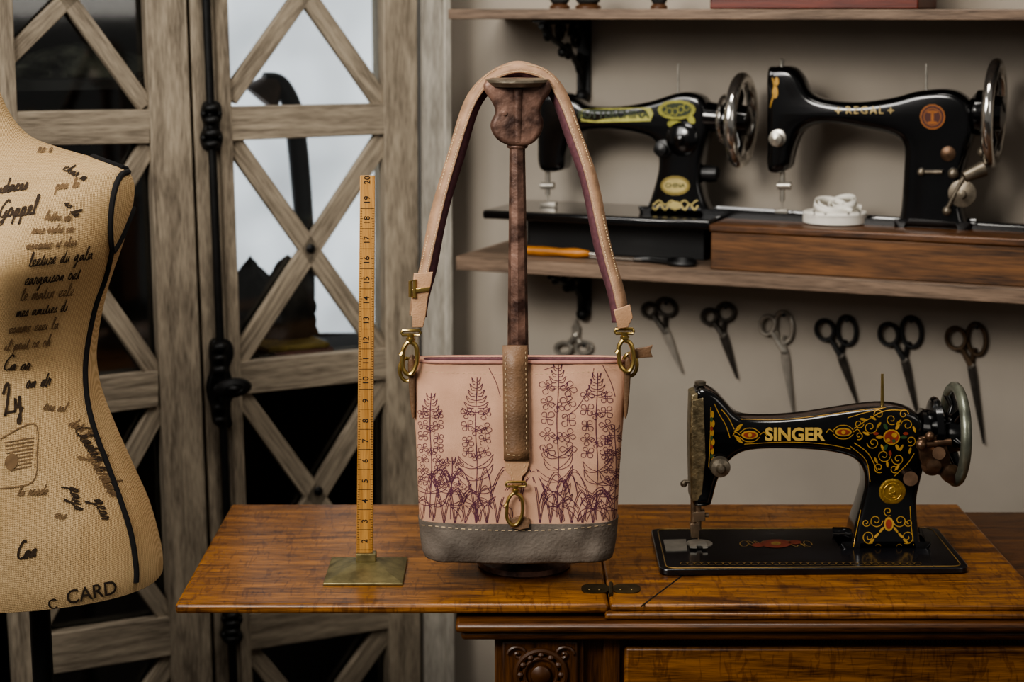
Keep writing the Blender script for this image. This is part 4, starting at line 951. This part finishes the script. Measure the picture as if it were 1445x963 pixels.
G={'a':([(0,0),(.5,.9),(.1,.8),(0,.3),(.25,0),(.55,.5),(.6,.95),(.6,.2),(.8,0)],.8),'c':([(0,0),(.5,.85),(.35,1),(.05,.7),(.05,.2),(.3,0),(.6,.15)],.6),
'd':([(0,0),(.5,.9),(.15,.9),(0,.4),(.2,0),(.5,.4),(.65,2.1),(.6,.2),(.8,0)],.8),'e':([(0,.1),(.4,.55),(.4,.95),(.15,.9),(.05,.4),(.25,0),(.6,.15)],.6),
'i':([(0,0),(.2,.95),(.2,.2),(.4,0)],.45),'l':([(0,0),(.35,1.6),(.25,2.2),(.1,1.7),(.15,.2),(.4,0)],.45),
'm':([(0,0),(.15,.95),(.15,0),(.35,.95),(.45,.8),(.45,0),(.65,.95),(.78,.8),(.78,.1),(.95,0)],1.),'n':([(0,0),(.15,.95),(.15,0),(.4,.95),(.52,.8),(.52,.1),(.7,0)],.75),
'o':([(0,.1),(.1,.8),(.35,1),(.5,.5),(.3,0),(.05,.3),(.2,.9),(.6,.6)],.65),'r':([(0,0),(.15,1.1),(.2,.85),(.45,.85),(.4,.2),(.55,0)],.55),
's':([(0,0),(.3,1.1),(.45,.4),(.3,0),(.05,.1),(.55,.05)],.55),'t':([(0,0),(.3,1.7),(.22,.2),(.4,0)],.45),'u':([(0,0),(.1,.95),(.12,.2),(.3,0),(.5,.9),(.52,.2),(.7,0)],.75),
'p':([(0,0),(.2,1),(.15,-1.1),(.2,.6),(.45,.95),(.55,.4),(.3,0),(.7,0)],.75),'y':([(0,0),(.1,.95),(.15,.3),(.4,.2),(.5,.95),(.4,-1),(.15,-.9),(.7,0)],.75),
'h':([(0,0),(.35,1.7),(.25,2.2),(.12,1.5),(.12,0),(.4,.95),(.52,.8),(.52,.1),(.7,0)],.75),'g':([(0,0),(.5,.9),(.1,.8),(0,.3),(.25,.05),(.55,.8),(.45,-1),(.2,-.95),(.8,0)],.8),
'L':([(.1,1.6),(.5,2.2),(.7,1.9),(.2,.3),(0,.05),(.3,.15),(.9,0)],.9),'C':([(.9,1.9),(.6,2.3),(.1,1.4),(.1,.4),(.5,0),(.9,.2)],.95),'G':([(.9,1.9),(.6,2.3),(.1,1.4),(.1,.4),(.5,0),(.8,.9),(.7,-.9),(.3,-.8),(1.,0)],1.)}
def word(mm,s,x,y,h,ang,mi,wd):
    pen=0; pts=[]
    for ch in s:
        if ch==' ':
            if len(pts)>1: emit(mm,pts,x,y,h,ang,mi,wd)
            pts=[]; pen+=.7; continue
        gl,w_=G[ch]; k=random.uniform(.92,1.1)
        for a,b in gl: pts.append((pen+a+.42*b,b*k))
        pen+=w_+.12
    if len(pts)>1: emit(mm,pts,x,y,h,ang,mi,wd)
def emit(mm,pts,x,y,h,ang,mi,wd):
    ca,sa=cos(ang),sin(ang)
    Q=[(x+(a*ca+b*sa)*h,y+(a*sa-b*ca)*h) for a,b in pts]
    mm.rib(dbv,cat([(a,b,0) for a,b in Q],4),wd,.0010,mi)
m=MB()
for (s,x,y,h,an,mi,wd) in [('audaces',-12,275,9,-.15,0,.0019),('Goppel',-2,308,11,-.12,0,.0021),('no e',52,216,7,0,1,.0012),('char m',88,240,7,.5,0,.0013),('pau la',78,268,7,-.1,1,.0012),('io la',90,288,7,.9,0,.0014),
 ('lettre du',62,310,6,.05,1,.0012),('sous ordre ici',44,330,6,-.05,1,.0012),('monsieur et cher',36,352,6,-.08,1,.0012),('lecture du gala',40,376,8,-.12,0,.0015),('cargaison oct',34,402,8,-.12,0,.0015),('le matin cele',28,424,8,-.1,1,.0013),('mes amities di',22,447,7,-.12,0,.0014),('comme ceci la',12,470,7,-.1,1,.0013),('il peut re oh',6,494,7,-.1,1,.0013),
 ('Ca or',4,522,9,.0,0,.0017),('on dr',36,548,9,-.12,0,.0018),('tres sol',60,578,6,.1,1,.0012),('Ly',6,588,17,-.5,0,.0028),('date le si',96,600,7,.5,1,.0012),('Chadam e',104,606,10,1.0,0,.0016),('Gourdan',120,640,12,1.05,1,.0015),('pays',98,688,10,1.35,0,.0018),('Can',24,790,10,-.2,0,.0024),('geor',132,706,10,1.2,0,.0016),('eus',76,730,7,.2,1,.0012),('la ronde',24,700,7,-.05,1,.0012)]:
    word(m,s,x,y,h,an,mi,wd)
m.build('printed_writing',[M_inkb,M_inkf],t,fixn=False)
m=MB()
for k in range(9): m.rib(dbv,[(6+k*1.0,625+k*5),(24,622+k*5),(48-k*.5,618+k*5)],.0014,.0009,0)
m.rib(dbv,cat([(0,620,0),(48,598,0),(52,640,0),(46,680,0),(0,690,0)],5),.0014,.0009,0)
m.blob(dbv,16,652,9,12,.3,0,lift=.0012)
m.build('printed_stamp',[M_inkf],t,fixn=False)
m=MB(); m.txt(dbv,'CARD',128,837,27,-.22,0,.01,lift=.0015,shear=.1); m.txt(dbv,'C',74,853,20,-.15,0,.01,lift=.0015)
m.build('printed_word',[M_inkb],t,fixn=False)
pz=secs[0][0].z; xp=Dp(58,900).x
m=MB(); m.lathe((xp,YD,.0),ZZ,[(.0,.0),(.14,0),(.14,.012),(.03,.03),(.013,.05),(.013,pz)],32); m.build('stand',M_iron,t,label='black iron pole stand')

# ---------- LIGHTS
w=bpy.data.worlds.new('w'); bpy.context.scene.world=w; w.use_nodes=True
w.node_tree.nodes['Background'].inputs[0].default_value=(1,.96,.9,1); w.node_tree.nodes['Background'].inputs[1].default_value=.13
def area(loc,tgt,size,en,col,sy=None):
    l=bpy.data.lights.new('area','AREA'); l.energy=en; l.size=size; l.color=col
    if sy: l.shape='RECTANGLE'; l.size_y=sy
    o=bpy.data.objects.new('area_light',l); bpy.context.scene.collection.objects.link(o); o.location=loc
    o.rotation_euler=(Vector(tgt)-Vector(loc)).to_track_quat('-Z','Y').to_euler(); return o
def spot(loc,tgt,en,ang,rad,col):
    l=bpy.data.lights.new('spot','SPOT'); l.energy=en; l.spot_size=math.radians(ang); l.spot_blend=1; l.shadow_soft_size=rad; l.color=col
    o=bpy.data.objects.new('spot_light',l); bpy.context.scene.collection.objects.link(o); o.location=loc
    o.rotation_euler=(Vector(tgt)-Vector(loc)).to_track_quat('-Z','Y').to_euler(); return o
area((-1.5,.7,2.3),(.0,2.5,.95),1.1,36,(1,.97,.93),1.4)
spot((-.9,.5,2.2),(.0,2.4,1.08),150,42,.35,(1,.95,.87))
area((.2,1.95,2.75),(.1,2.65,.9),.7,18,(1,.95,.88))
area((1.8,.4,1.8),(.5,2.3,1),.8,4,(1,.93,.85))
bpy.context.scene.view_settings.view_transform='AgX'
try: bpy.context.scene.view_settings.look='AgX - Medium High Contrast'
except Exception as e: print(e)
